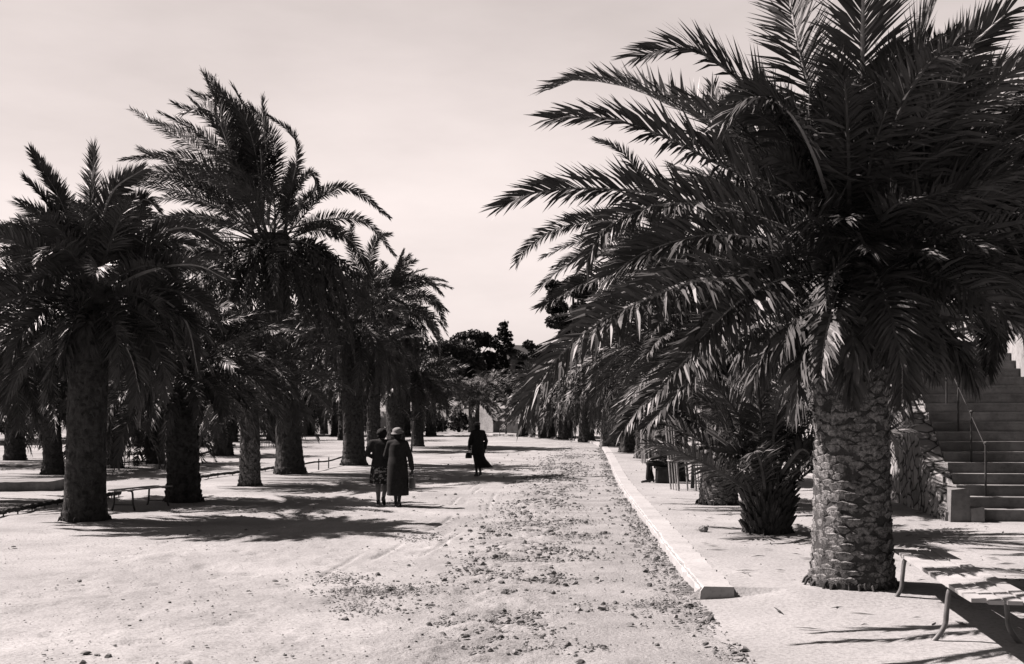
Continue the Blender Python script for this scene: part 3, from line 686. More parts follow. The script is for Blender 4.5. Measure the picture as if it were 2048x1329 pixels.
palm(1258, 905, 'dark trunked palm just left of the ringed sunlit one', 1250, 700, 36, 26, nf=56, L=3.5, m=30, lmax=.6, wid=.06, hi=75, lo=-62, skirt=22, skirtL=3.2, group=GR, tkw=dict(nrow_h=.2))
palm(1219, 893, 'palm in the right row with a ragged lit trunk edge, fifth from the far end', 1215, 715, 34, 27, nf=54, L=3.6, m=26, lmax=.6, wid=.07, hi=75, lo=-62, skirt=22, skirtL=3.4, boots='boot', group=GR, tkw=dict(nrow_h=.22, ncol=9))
palm(1173, 883, 'palm in the right row beside a pale upright stake where the kerb bends', 1172, 735, 30, 28, nf=52, L=3.6, m=24, lmax=.6, wid=.075, hi=72, lo=-65, skirt=20, skirtL=3.3, group=GR)
palm(1132, 878, 'far palm in the right row, right one of a dark close pair', 1132, 760, 28, 29, nf=48, L=3.4, m=22, lmax=.6, wid=.085, hi=70, lo=-65, skirt=16, skirtL=3, group=GR)
palm(1095, 875, 'far palm in the right row, left one of a dark close pair', 1092, 770, 32, 30, nf=48, L=3.4, m=22, lmax=.6, wid=.085, hi=70, lo=-65, skirt=16, skirtL=3, group=GR)
palm(1045, 871, 'small low palm with vase shaped trunk at the far bend of the road', 1045, 826, 17, 31, nf=34, L=2.1, m=20, lmax=.5, wid=.07, hi=75, lo=-10, skirt=0, group=GR, tkw=dict(top=1.5, flare=1.5))
HR0 = [([(2080, 470, 0), (2040, 330, -.3), (2010, 240, -.5), (1985, 175, -.7)], dict(lmax=.5)),
       ([(2075, 470, 0), (2000, 350, .3), (1940, 290, .6), (1895, 270, .8)], dict(lmax=.5)),
       ([(2075, 480, 0), (2000, 400, -.6), (1930, 370, -1.1), (1870, 390, -1.4)], dict(lmax=.5)),
       ([(2075, 500, 0), (2010, 560, -.3), (1985, 650, -.5), (1975, 745, -.7)], dict(lmax=.4)),
       ([(2070, 500, 0), (1980, 490, .6), (1910, 540, 1), (1880, 650, 1.4)], dict(lmax=.45))]
palm(2135, 1105, 'palm at the right edge whose dark crown hangs in front of the stone stairs', 2085, 470, 110, 32, nf=110, L=2.8, m=50, lmax=.5, wid=.036, hi=82, lo=-8, skirt=6, skirtL=1, group=GR, heroes=HR0, pave=True)

# --- far palms in the middle
GF = 'far palms round the bend'
palm(948, 868, 'far palm standing directly behind the lone walking woman', 948, 800, 22, 40, nf=34, L=2.7, m=20, lmax=.6, wid=.08, hi=80, lo=-12, skirt=0, group=GF, pave=False)
palm(893, 864, 'far low palm left of the heart shaped shrub, slightly the thicker trunk', 890, 805, 16, 41, nf=40, L=4.0, m=18, lmax=.8, wid=.12, hi=70, lo=-50, skirt=6, group=GF, pave=False)
palm(912, 865, 'thin far palm trunk touching the heart shaped shrub', 910, 790, 11, 42, nf=36, L=4.0, m=18, lmax=.8, wid=.12, hi=70, lo=-50, skirt=6, group=GF, pave=False)

def copy_tree(o, loc, rz, sc, label, group=None):
    c = o.copy(); COL.objects.link(c); c.location = loc; c.rotation_euler = (0, 0, rz); c.scale = (sc, sc, sc); c['label'] = label
    if group: c['group'] = group
    for ch in list(o.children):
        k = ch.copy(); COL.objects.link(k); k.parent = c
    return c

def proto(seed, h, r, nf, L, lmax, wid, m, lo):
    rg = rs(seed); o = thing('palm_tree', '', 'palm tree', (0, 0, 0))
    trunk_mesh(h, r, rg, nrow_h=.22, ncol=8, stub=.05, top=1.3).build('trunk', ['bark', 'boot_dark'], o)
    crown_mesh(nf, L, m, lmax, wid, rg, 78, lo, skirt=10, skirtL=L * .7, r0=.3).build('crown', LEAFMATS, o, loc=(0, 0, h))
    return o
PA = proto(71, 2.6, .36, 46, 2.8, .6, .07, 22, -22)
PB = proto(72, 4.2, .38, 46, 3.4, .65, .07, 22, -50)
GB = 'palms at the back of the grove'
back = [(PA, 150, 905, 1.0, 'back palm seen between the bulging foot and the waisted trunk'),
        (PB, 30, 920, 1.0, 'back palm at the far left edge beyond the low wall'),
        (PA, 276, 893, 1.0, 'back palm behind the low fence, left of the drooping sunlit fronds'),
        (PB, 395, 893, 1.05, 'back palm behind the stubbled stout trunk'),
        (PA, 545, 880, 1.0, 'back palm rising behind the dark slatted tree guard'),
        (PB, 462, 884, 1.0, 'back palm just left of the slender sunlit trunk'),
        (PA, 672, 872, 1.0, 'distant palm trunk left of the bare flaring trunk'),
        (PA, 648, 868, .9, 'smaller distant palm in the gap right of the tallest trunk'),
        (PA, 616, 870, 1.05, 'distant palm whose trunk nearly touches the tallest trunk'),
        (PB, 862, 872, 1.0, 'back palm right of the squat trunk near the road'),
        (PB, 690, 880, 1.15, 'back palm behind the bare flaring trunk'),
        (PA, -60, 930, 1.1, 'back palm beyond the left edge of the low wall'),
        (PB, 810, 872, 1.1, 'back palm between the couple and the squat trunk')]
brg = rs(9)
first = {}
for k, (pr, u, v, sc, lab) in enumerate(back):
    b = at(u, v, False)
    if pr not in first:
        first[pr] = 1; pr.location = b; pr.rotation_euler = (0, 0, brg.uniform(0, 6)); pr.scale = (sc,) * 3; pr['label'] = lab; pr['group'] = GB
    else: copy_tree(pr, b, brg.uniform(0, 6), sc, lab, GB)
# palms up the slope behind the bend (pale hillside shows between their trunks)
def hz(x, y):
    """hillside behind the bend"""
    q = np.clip((np.asarray(y, float) - 104 - 0.0 * np.asarray(x, float)) / 40, 0, 1)
    return zg(x, y) + 8.0 * q * q * (3 - 2 * q) + 6 * np.clip((np.asarray(y, float) - 140) / 120, 0, 1)
for u, d, sc, lab in ((980, 116, .85, 'leaning palm of a forked pair on the pale slope behind the lone woman'), (1000, 117, .8, 'upright palm of a forked pair on the pale slope behind the lone woman')):
    x = (u - U0) / F * d
    o = copy_tree(PB, (x, d, float(hz(x, d)) - .1), u * .7, sc, lab, GF)
    if u == 1000: o.rotation_euler = (0, R(14), 1.0)

# ------------------------------------------------------------------ hillside, wall, stairs
hx = np.linspace(-160, 160, 90); hy = np.concatenate([np.linspace(103, 160, 60), np.linspace(165, 420, 20)])
HX, HY = np.meshgrid(hx, hy)
HZ_ = hz(HX, HY) + (fbm(HX, HY, .12, 4, 6) - .5) * 1.2 * np.clip((HY - 106) / 10, 0, 1) - 0.3 * (HY <= 103.01)
structure(grid(HX, HY, HZ_).build('hillside', 'hill', smooth=True))

# stair geometry
SA = np.array([7.15, 17.3]); SH = R(10); SD = np.array([math.sin(SH), math.cos(SH)]); SN = np.array([SD[1], -SD[0]])
NST, RIS, TRD, SW = 18, 0.175, 0.325, 2.0
zb = float(zg(*SA)) + PAVE
st = thing('stone_stairs', 'broad flight of stone steps climbing beside a rubble wall at the right edge', 'stairs', (SA[0], SA[1], zb), -SH)
srg = rs(3)
for k in range(NST):
    m = MB()
    y0 = k * TRD; L = 0.42 if k < NST - 1 else 3.0
    m.box((SW / 2 + 0.0, y0 + L / 2, (k + .5) * RIS), (SW - .004 * (k % 2), L, RIS - .004), 0, 0, .004, srg)
    m.box((SW / 2, y0 + .18, (k + 1) * RIS + .014 - .02), (SW + .01, .40, .032), 0, 0, .003, srg)
    m.build('step', 'cut_stone', st)
m = MB()
z = np.array([0, .002])
# mass under the steps
n = NST
prof = [(0.44, -.3)] + [(k * TRD + .44, k * RIS - .02) for k in range(1, n)] + [(n * TRD + 2.6, (n - 1) * RIS), (n * TRD + 2.6, -.3)]
V = [(0.03, a, b) for a, b in prof] + [(SW - .03, a, b) for a, b in prof]; k = len(prof)
m.add(V, [tuple(range(k)), tuple(range(2 * k - 1, k - 1, -1))] + [(i, i + k, (i + 1) % k + k, (i + 1) % k) for i in range(k)])
m.build('core', 'cut_stone', st)
# right parapet, stepping up, lit face
m = MB(); m.box((SW + .16, 3.6, 1.2), (.3, 7.4, 2.4 + 3.6)); 
pf = [(-.1, -.3), (-.1, .55), (NST * TRD, NST * RIS + .55), (NST * TRD + 3, NST * RIS + .55), (NST * TRD + 3, -.3)]
m = MB(); V = [(SW + .012, a, b) for a, b in pf] + [(SW + .34, a, b) for a, b in pf]; k = len(pf)
m.add(V, [tuple(range(k)), tuple(range(2 * k - 1, k - 1, -1))] + [(i, i + k, (i + 1) % k + k, (i + 1) % k) for i in range(k)])
m.build('parapet', 'plaster', st)
m = MB(); m.box((-.12, -.05, .2), (.3, .3, .62), 0, 0, .02, srg); m.box((.12, -.12, .04), (.2, .26, .36), 0, 0, .02, srg)
m.build('end_block', 'cut_stone', st)
# handrail
hr = thing('handrail', 'thin dark iron handrail running up the stone steps', 'handrail', (SA[0], SA[1], zb), -SH)
pts = []
for k in (1, 4, 7, 10, 13, 16):
    m = MB(); yb = k * TRD + .2; zb_ = (k + 1) * RIS
    m.tube([(.42, yb, zb_), (.42, yb, zb_ + .85)], .018, 6); m.ball((.42, yb, zb_ + .87), (.03, .03, .03), 8, 6)
    m.build('post', 'darkiron', hr); pts.append((.42, yb, zb_ + .80))
m = MB(); m.tube(pts, .006, 6); m.build('rail', 'darkiron', hr)

# rubble flank wall of the stairs and the retaining wall that follows the pavement
def wall_mesh(P, ztop, zbot, thick, n_h=8, jit=.03, rg=rs(1), topjit=.05):
    """P: ground polyline; thickness goes to the right-hand side of its direction"""
    P = np.asarray(P, float); T = nrm(np.gradient(P, axis=0)); Nr = np.stack([T[:, 1], -T[:, 0]], 1)
    k = len(P); cols = []
    for i in range(k):
        zt_, zb_ = ztop[i] + rg.uniform(-topjit, topjit), zbot[i]
        f = [(P[i, 0] + Nr[i, 0] * o, P[i, 1] + Nr[i, 1] * o, zb_ + (zt_ - zb_) * t) for t in np.linspace(0, 1, n_h) for o in [rg.uniform(-jit, jit)]]
        f += [(P[i, 0] + Nr[i, 0] * thick, P[i, 1] + Nr[i, 1] * thick, zt_), (P[i, 0] + Nr[i, 0] * thick, P[i, 1] + Nr[i, 1] * thick, zb_)]
        cols.append(f)
    m = MB(); c = n_h + 2
    V = [p for f in cols for p in f]
    fs = [(i * c + j, (i + 1) * c + j, (i + 1) * c + j + 1, i * c + j + 1) for i in range(k - 1) for j in range(c - 1)]
    fs += [tuple(range(c)), tuple((k - 1) * c + j for j in range(c - 1, -1, -1))]
    m.add(V, fs); return m
t = np.linspace(-.02, 9.2, 60)
FP = SA[None] + SD[None] * t[:, None] - SN[None] * 0.32
ft = zb + np.clip(t / TRD, 0, NST) * RIS + .10 + .35 * np.clip((t - 6) / 1, 0, 1)
fo = wall_mesh(FP, ft, np.full(60, zb - .3), .31, 14, .025, rs(8)).build('rubble_wall', 'rubble')
tag(fo, 'rubble stone wall rising along the left side of the stone stairs', 'stone wall')
endp = FP[-1]
W = off_curve(KERB, np.interp(np.arange(len(KERB)), [0, len(KERB) - 1], [WOFF, WOFF]))
W = W[(W[:, 1] > endp[1] + 1.5)]
jn = np.vstack([np.linspace(endp, W[0], 5)[1:-1], W]); jn = resample(jn, 160)
zh = zg(jn[:, 0], jn[:, 1]); s_ = np.linspace(0, 1, len(jn))
wt = zh + PAVE + np.interp(s_, [0, .08, .35, .6, 1], [3.3, 3.3, 3.0, 2.3, 2.0])
wo = wall_mesh(jn, wt, zh - .3, .4, 8, .015, rs(9), .02).build('retaining_wall', 'plaster')
tag(wo, 'long pale plastered retaining wall running behind the right row of palms', 'wall')
# terrace ground behind the wall
J2 = np.vstack([FP[-8:-1:3] , jn]); top = np.concatenate([ft[-8:-1:3], wt])
Tn = nrm(np.gradient(J2, axis=0)); Nj = np.stack([Tn[:, 1], -Tn[:, 0]], 1)
oo = np.concatenate([np.linspace(.25, 6, 14), np.linspace(8, 70, 22)])
TX = J2[:, 0][:, None] + Nj[:, 0][:, None] * oo; TY = J2[:, 1][:, None] + Nj[:, 1][:, None] * oo
TZ = top[:, None] - .12 + np.clip(oo - 3, 0, None)[None] * .16 + (fbm(TX, TY, .4, 4, 3) - .5) * .3 * np.clip(oo / 3, 0, 1)[None]
structure(grid(TX, TY, TZ).build('terrace', 'hill', smooth=True))
# upper landing terrace beyond the stair head
lx, ly = np.meshgrid(np.linspace(0, 45, 30), np.linspace(0, 30, 24))
L0 = SA + SD * (NST * TRD + 2.4)
QX = L0[0] + SD[0] * ly + SN[0] * lx; QY = L0[1] + SD[1] * ly + SN[1] * lx
QZ = zb + NST * RIS - .03 + np.clip(lx - 2.3, 0, 99) * .14 + np.clip(ly - 2, 0, 99) * .1 + (fbm(QX, QY, .5, 3, 2) - .5) * .15
structure(grid(QX, QY, QZ).build('upper_terrace', 'pavement', smooth=True))

# ------------------------------------------------------------------ trees and shrubs
def leaf_cloud(mb, centres, radii, n, size, rg, flat=.7):
    """n small leaf clumps spread through lumpy blobs"""
    k = len(centres); vol = np.array(radii) ** 2.2; pick = rg.choice(k, n, p=vol / vol.sum())
    d = nrm(rg.normal(0, 1, (n, 3))); rad = rg.uniform(.35, 1.05, n) ** .6
    C = np.array(centres)[pick] + d * (np.array(radii)[pick] * rad)[:, None] * np.array([1, 1, flat])
    a = nrm(rg.normal(0, 1, (n, 3))); b = nrm(np.cross(a, nrm(rg.normal(0, 1, (n, 3)))))
    s = (size * rg.uniform(.5, 1.3, n))[:, None]
    V = np.stack([C - a * s, C - b * s * .5 + a * s * .1, C + a * s, C + b * s * .5 - a * s * .1], 1).reshape(-1, 3)
    mb.addnp(V, quads=np.arange(4 * n).reshape(n, 4))
def tree(loc, h, spread, label, seed, kind='broad', n=9000, size=.22, name='tree', cat='tree', group=None, mat='foliage'):
    rg = rs(seed); o = thing(name, label, cat, loc, 0, group)
    cs, rr, limbs = [], [], MB()
    if kind == 'broad':
        hb = h * .35; limbs.tube([(0, 0, -.3), (rg.uniform(-.2, .2), 0, hb * .5), (rg.uniform(-.4, .4), .2, hb), (0, 0, h * .7)], [h * .04, h * .032, h * .026, h * .01], 9, wob=.1, rg=rg)
        for i in range(26):
            az = i * 2.4 + rg.uniform(-.3, .3); f = rg.uniform(.15, 1) ** .6; z = h * rg.uniform(.38, .95)
            w = spread * f * math.sqrt(max(.08, 1 - ((z / h - .55) / .5) ** 2))
            p = (w * math.cos(az), w * math.sin(az), z); cs.append(p); rr.append(spread * rg.uniform(.18, .36))
            limbs.tube([(0, 0, hb * rg.uniform(.7, 1.2)), (p[0] * .5, p[1] * .5, z * .75), p], [h * .018, h * .01, h * .004], 6)
    elif kind == 'conifer':
        limbs.tube([(0, 0, -.3), (0, 0, h * .5), (.1, 0, h)], [h * .028, h * .018, h * .004], 9, wob=.1, rg=rg)
        nl = 11
        for i in range(nl):
            z = h * (.22 + .76 * i / nl)
            for j in range(6):
                az = j * 1.05 + i * .8 + rg.uniform(-.3, .3); w = spread * (1.05 - i / nl) ** .8 * rg.uniform(.45, 1.1)
                for q in (.5, 1.0):
                    cs.append((w * q * math.cos(az), w * q * math.sin(az), z + rg.uniform(-.2, .4))); rr.append(spread * .15 * (1.25 - .6 * i / nl) * rg.uniform(.5, 1.2))
                limbs.tube([(0, 0, z - .3), (w * math.cos(az), w * math.sin(az), z)], [h * .01, h * .003], 5)
    elif kind == 'pine':
        limbs.tube([(0, 0, -.3), (rg.uniform(-.4, .4), 0, h * .4), (rg.uniform(-.8, .8), .2, h * .8)], [h * .035, h * .026, h * .012], 9, wob=.1, rg=rg)
        for i in range(22):
            az = i * 2.4; z = h * rg.uniform(.6, .98); w = spread * rg.uniform(.1, 1)
            cs.append((w * math.cos(az), w * math.sin(az), z)); rr.append(spread * rg.uniform(.2, .34))
            limbs.tube([(0, 0, h * .55), (w * .6 * math.cos(az), w * .6 * math.sin(az), z * .9), cs[-1]], [h * .014, h * .008, h * .003], 5)
    else:  # shrub
        for i in range(10):
            az = i * 2.4; f = rg.uniform(.1, .8); z = h * rg.uniform(.25, .8)
            cs.append((spread * f * math.cos(az), spread * f * math.sin(az), z)); rr.append(spread * rg.uniform(.3, .5))
            limbs.tube([(0, 0, -.1), cs[-1]], [h * .02, h * .006], 5)
    limbs.build('trunk', 'treebark', o, smooth=True)
    mb = MB(); leaf_cloud(mb, cs, rr, n, size, rg); mb.build('crown', mat, o)
    return o
def on(u, d, f=zg):
    x = (u - U0) / F * d; return (x, d, float(f(x, d)) - .05)
GT = 'dark trees beyond the grove and the bend'
tree(on(905, 122, hz), 7.6, 3.4, 'rounded dark tree behind the left row, left of the tall conifer', 101, 'broad', 16000, .19, group=GT)
tree(on(945, 128, hz), 6.6, 2.8, 'lower rounded tree right beside the taller rounded one on the slope', 102, 'broad', 13000, .19, group=GT)
tree(on(1008, 126, hz), 8.4, 2.2, 'tall ragged conifer standing highest on the skyline in the middle', 103, 'conifer', 8000, .17, name='conifer', cat='conifer', group=GT, mat='pine')
tree(on(1088, 120, hz), 6.8, 3.0, 'spreading tree beside the house roof on the slope', 104, 'pine', 12000, .19, name='pine_tree', cat='pine tree', group=GT, mat='pine')
tree(on(1150, 100), 14.2, 3.4, 'dark pine rising above the far end of the right row of palms', 105, 'pine', 16000, .19, name='pine_tree', cat='pine tree', group=GT, mat='pine')
tree(on(1045, 112, hz), 3.4, 2.6, 'low dark bush on the slope under the house', 106, 'shrub', 4000, .25, name='shrub', cat='shrub', mat='foliage')
for k, (u, d, h, sp, lab) in enumerate([(20, 74, 9.5, 5.5, 'broad dark tree at the far left edge behind the grove'), (170, 84, 10, 5.5, 'broad dark tree behind the nearest left palm'),
        (320, 76, 8.4, 5, 'broad dark tree behind the stout stubbled palm'), (430, 90, 10, 6, 'broad dark tree in the gap left of the tallest palm'),
        (620, 88, 9.5, 5.5, 'broad dark tree behind the tallest palm and the flaring trunk'), (730, 112, 11, 6, 'broad dark tree behind the thin ragged trunk'),
        (825, 128, 9, 5, 'broad dark tree behind the squat trunk at the road'), (-130, 70, 10, 6, 'broad dark tree past the left edge of the grove')]):
    tree(on(u, d), h, sp, lab, 200 + k, 'broad', 8000, .3, group=GT)
# trees above the retaining wall on the right
for k, (x, y, h, sp, lab) in enumerate([(15.5, 44, 7, 3.6, 'dark tree above the wall behind the mid-sized palm'), (14, 58, 8, 4, 'dark tree above the wall behind the ringed sunlit trunk'),
        (19, 36, 6.5, 3.6, 'dark tree above the head of the stairs'), (13, 74, 7, 4, 'dark tree above the wall at the far right bend'), (24, 52, 8, 4.5, 'dark tree high on the right hillside')]):
    i = np.argmin((TX - x) ** 2 + (TY - y) ** 2); z = TZ.ravel()[i]
    tree((x, y, z - .1), h, sp, lab, 300 + k, 'broad', 8000, .22, group='trees above the retaining wall')
for k, (u, d, h, sp, lab) in enumerate([(918, 98, 2.1, 1.3, 'small heart shaped shrub left of the lone woman by the white wall'), (870, 98, 2.0, 1.4, 'low shrub by the white wall right of the squat trunk')]):
    tree(on(u, d), h, sp, lab, 400 + k, 'shrub', 1800, .14, name='shrub', cat='shrub')
p = at(70, 872, False); 
o = thing('hedge', 'low dark clipped hedge at the far left edge', 'hedge', (p[0] - 1.5, p[1], p[2])); hrg = rs(77); m = MB()
cs = [(x_, hrg.uniform(-.3, .3), hrg.uniform(.4, 1.0)) for x_ in np.linspace(-5, 2.6, 26)]
leaf_cloud(m, cs, [.6] * 26, 6000, .11, hrg); m.build('foliage', 'foliage', o)
m = MB()
for x_, y_, _ in cs[::2]: m.tube([(x_, y_, -.1), (x_ + .1, y_, .8)], [.05, .02], 5)
m.build('stems', 'treebark', o)
# far wood on the skyline of the hill
m = MB(); frg = rs(55)
cs = []; rr_ = []
for i in range(150):
    x_ = frg.uniform(-130, 130); y_ = frg.uniform(150, 200)
    if -16 < x_ < 14: y_ += 10
    hh = float(hz(x_, y_)); tall = 2.5 if -14 < x_ < 12 else 5
    for q in range(3): cs.append((x_ + frg.uniform(-2, 2), y_, hh + frg.uniform(.3, tall))); rr_.append(frg.uniform(1.5, 2.8))
leaf_cloud(m, cs, rr_, 26000, .5, frg)
tag(m.build('distant_wood', 'foliage'), 'dark wood covering the distant hill', 'wood', kind='stuff')

# ------------------------------------------------------------------ house, aerial, fence, stakes
ho = on(1046, 128, hz); house = thing('house', 'pale hillside house with a dark tiled gable roof beside the tall conifer', 'house', (ho[0], ho[1], ho[2] + .3), R(25))
m = MB(); m.box((0, 0, 1.3), (5.2, 4.2, 3.6)); m.build('wall', 'plaster', house)
m = MB(); m.add([(-3, -2.6, 3.0), (3, -2.6, 3.0), (3, 0, 4.7), (-3, 0, 4.7), (3, 2.6, 3.0), (-3, 2.6, 3.0), (-3, -2.6, 2.86), (3, -2.6, 2.86), (3, 2.6, 2.86), (-3, 2.6, 2.86)],
     [(0, 1, 2, 3), (3, 2, 4, 5), (0, 3, 5, 9, 6), (1, 7, 8, 4, 2), (0, 6, 7, 1), (5, 4, 8, 9), (6, 9, 8, 7)])
roof = m.build('roof', 'roof', house); m = MB(); m.box((1.2, .7, 4.7), (.6, .6, 1.3)); m.build('chimney', 'plaster', roof)
for x_ in (-1.6, .1, 1.7):
    m = MB()
    for a, b in ((-.45, 0), (.45, 0)): m.box((x_ + a, -2.12, 1.9), (.1, .08, 1.3))
    for z_ in (1.25, 2.55): m.box((x_, -2.12, z_), (.8, .08, .1))
    w = m.build('window', 'palewood', house); m = MB(); m.box((x_, -2.105, 1.9), (.8, .02, 1.2)); m.build('pane', 'glass', w)
a_ = on(980, 126, hz); m = MB(); m.tube([(0, 0, -.3), (0, 0, 6.3)], [.05, .03], 7)
tag(m.build('mast', 'darkiron', loc=a_), 'thin mast on the skyline left of the tall conifer', 'mast')
for k_, (u, d, w_, h_, lab) in enumerate([(985, 111, 6.5, 1.5, 'pale terrace wall on the slope below the forked palms'), (1028, 119, 5, 1.4, 'upper pale terrace wall under the house'), (940, 114, 5, 1.3, 'pale terrace wall left of the forked palms')]):
    q = on(u, d, hz); m = MB(); P_ = [(x_, .15 * math.sin(x_), 0) for x_ in np.linspace(-w_ / 2, w_ / 2, 14)]
    wm = wall_mesh(np.array(P_)[:, :2], np.full(14, h_), np.full(14, -.8), .4, 5, .03, rs(20 + k_))
    tag(wm.build('terrace_wall', 'plaster', loc=q), lab, 'wall', 'terrace walls on the slope')
# pale picket fence at the bend
fa, fb = np.array(on(966, 104)), np.array(on(1064, 84)); fr = rs(12)
fen = thing('picket_fence', 'pale picket fence at the far bend behind the lone woman', 'fence', fa)
n_ = 90; m = MB()
D_ = (fb - fa)
for i in range(n_):
    q = D_ * i / (n_ - 1); m.box((q[0], q[1] + fr.uniform(-.02, .02), q[2] + .55), (.03, .17, 1.3 + fr.uniform(-.1, .1)), fr.uniform(-.1, .1) - .2)
m.build('pickets', 'plaster', fen)
m = MB()
for z_ in (.45, 1.1): m.tube([(.06, 0, z_), (D_[0] + .06, D_[1], D_[2] + z_)], .03, 6)
m.build('rail', 'palewood', fen)
def stake(u, v, h, label, lean=0.0, r=.035, mat='palewood'):
    q = at(u, v); m = MB(); m.tube([(0, 0, -.2), (lean * .5, 0, h * .5), (lean, 0, h)], [r, r * .95, r * .8], 7, wob=.12, rg=rs(int(u)))
    tag(m.build('stake', mat, loc=q), label, 'stake', 'stakes along the row of palms')
stake(1165, 884, 2.3, 'pale upright stake left of the palm where the kerb bends')
stake(1150, 882, 2.2, 'thin dark stake between the far pair and the kerb bend', .05, .04, 'darkwood')
stake(1112, 878, 2.4, 'pale stake between the two trunks of the dark close pair', .02, .05)
stake(1143, 880, 1.9, 'leaning pale stake just right of the dark close pair', .25, .035)
stake(1012, 868, 2.6, 'dark post before the picket fence, nearest the lone woman', 0, .09, 'darkwood')
stake(1070, 872, 2.3, 'dark post between the vase shaped palm and the close pair', 0, .06, 'darkwood')

def guard(u, v, h, w, label, seed, mat='palewood', nside=3, lean=0, hoops=(.44, .985), rz=.15, top=1.0):
    q = at(u, v); rg_ = rs(seed); o = thing('tree_guard', label, 'tree guard', q, rz); 
    for sx in (-1, 1):
        for sy in (-1, 1):
            m = MB(); m.tube([(sx * w / 2, sy * w / 2, -.1), (sx * w / 2 * top + lean, sy * w / 2 * top, h * rg_.uniform(.97, 1.02))], .022, 6, wob=.1, rg=rg_)
            m.build('post', mat, o)
    for f in range(4):
        for i in range(nside - 2 + 1):
            t_ = -1 + 2 * (i + 1) / (nside); c_, s_2 = math.cos(f * math.pi / 2), math.sin(f * math.pi / 2)
            x_, y_ = t_ * w / 2, -w / 2
            m = MB(); a0 = (x_ * c_ - y_ * s_2, x_ * s_2 + y_ * c_)
            m.tube([(a0[0], a0[1], -.05), (a0[0] * top + lean, a0[1] * top, h * rg_.uniform(.93, 1.02))], .014, 5); m.build('slat', mat, o)
    for hz_ in hoops:
        m = MB(); z_ = h * hz_; k2 = 1 + (top - 1) * hz_; ln = lean * hz_; a = w / 2 * k2 + .025
        P_ = [(-a + ln, -a, z_), (a + ln, -a, z_), (a + ln, a, z_), (-a + ln, a, z_), (-a + ln, -a, z_)]
        for A_, B_ in zip(P_[:-1], P_[1:]): m.tube([A_, B_], .02, 6)
        m.build('hoop', mat, o)
    return o
g_ = guard(1376, 981, 1.62, .62, 'tall pale wooden tree guard between the seated person and the mid-sized palm', 1, lean=-.14, hoops=(.42, .99))
guard(1298, 927, 1.3, .4, 'small pale tree guard beside the ringed sunlit trunk', 2, lean=-.05)
guard(538, 894, 2.0, 1.1, 'dark slatted tree guard behind the tallest palm on the left', 3, 'darkwood', 6, hoops=(.3, .9))
def sapling(u, v, h, label, seed, mat='palewood', lean=.1, n=500):
    q = at(u, v); rg_ = rs(seed); o = thing('sapling', label, 'sapling', q); m = MB()
    P_ = [(0, 0, -.1), (lean * .2, 0, h * .4), (lean * .6, .02, h * .75), (lean, 0, h)]
    m.tube(P_, [.05, .04, .035, .02], 7, wob=.1, rg=rg_); tips = []
    for i in range(7):
        a = i * 2.4; t_ = (lean + .5 * math.cos(a), .5 * math.sin(a), h + rg_.uniform(-.1, .45)); tips.append(t_)
        m.tube([(lean * .8, 0, h * .88), t_], [.018, .007], 5)
    m.build('trunk', mat, o, smooth=True); m = MB(); leaf_cloud(m, tips, [.28] * 7, n, .07, rg_); m.build('crown', 'foliage', o)
sapling(823, 903, 1.75, 'slender pale sapling in front of the squat palm, right of the couple', 5, lean=.12)
sapling(1385, 978, 1.3, 'dark young sapling inside the tall wooden tree guard', 6, 'treebark', .05, 900)

# ------------------------------------------------------------------ benches
def bench(name, label, A, B, w, h, slat_mat, leg_mat, seed, slats=4, bow=.12, splay=.12, rail=False, over=(.22, .22), leg_r=.019):
    """A, B: ground points under the two ends of the left long side; w: depth to the right of A->B"""
    A, B = np.array(A), np.array(B); d = B - A; L = math.hypot(d[0], d[1]); rz = math.atan2(d[1], d[0])
    o = thing(name, label, 'bench', (A[0], A[1], A[2]), rz); g = rs(seed)
    sw = w / slats
    for i in range(slats):
        m = MB(); n_ = 9; V = []; y0, y1 = -i * sw - .008, -(i + 1) * sw + .008
        zz = h - .018 * math.sin(math.pi * (i + .5) / slats)
        for k_ in range(n_):
            x_ = -over[0] + (L + over[0] + over[1]) * k_ / (n_ - 1) + (g.uniform(-.02, .02) if k_ in (0, n_ - 1) else 0); j_ = g.uniform(-.003, .003)
            V += [(x_, y0, zz + j_), (x_, y1, zz + j_), (x_, y1, zz - .026 + j_), (x_, y0, zz - .026 + j_)]
        m.add(V, [(k_ * 4 + a, k_ * 4 + (a + 1) % 4, k_ * 4 + 4 + (a + 1) % 4, k_ * 4 + 4 + a) for k_ in range(n_ - 1) for a in range(4)] + [(3, 2, 1, 0), tuple(4 * (n_ - 1) + a for a in range(4))])
        m.build('seat_slat', slat_mat, o)
    for x_ in (0.0, L):
        for y_, sg in ((-.03, 1), (-w + .03, -1)):
            m = MB(); zz = h - .03
            m.tube(resample([(x_, y_ - sg * .1, zz - .008), (x_, y_ - sg * .03, zz - .012), (x_, y_ - sg * .002, zz - .05), (x_, y_ + sg * bow * .12, h * .5), (x_, y_ + sg * bow * .2, .13), (x_, y_ + sg * splay * .6, .045), (x_, y_ + sg * splay, -.01)], 24), leg_r, 8)
            m.build('leg', leg_mat, o, smooth=True)
        m = MB(); m.box((x_, -w / 2, h - .036), (.04, w - .02, .012)); m.build('bearer', leg_mat, o)
        if rail:
            m = MB(); m.tube([(x_, -.04, .1), (x_, -w + .04, .1)], .010, 6); m.build('brace', leg_mat, o)
    return o
pA = np.array([3.09, 7.85, .035]); pB = np.array([3.41, 9.64, .05])
bench('slatted_bench', 'wide slatted bench with bent iron legs beside the largest palm trunk', pA, pB, .44, .44, 'plank', 'iron', 1, 4, over=(.78, .46))
bl = at(268, 1021, False); br = at(322, 1013, False); dd = nrm((br - bl)[:2]); 
B2 = bl + np.array([dd[0] * 1.35, dd[1] * 1.35, 0])
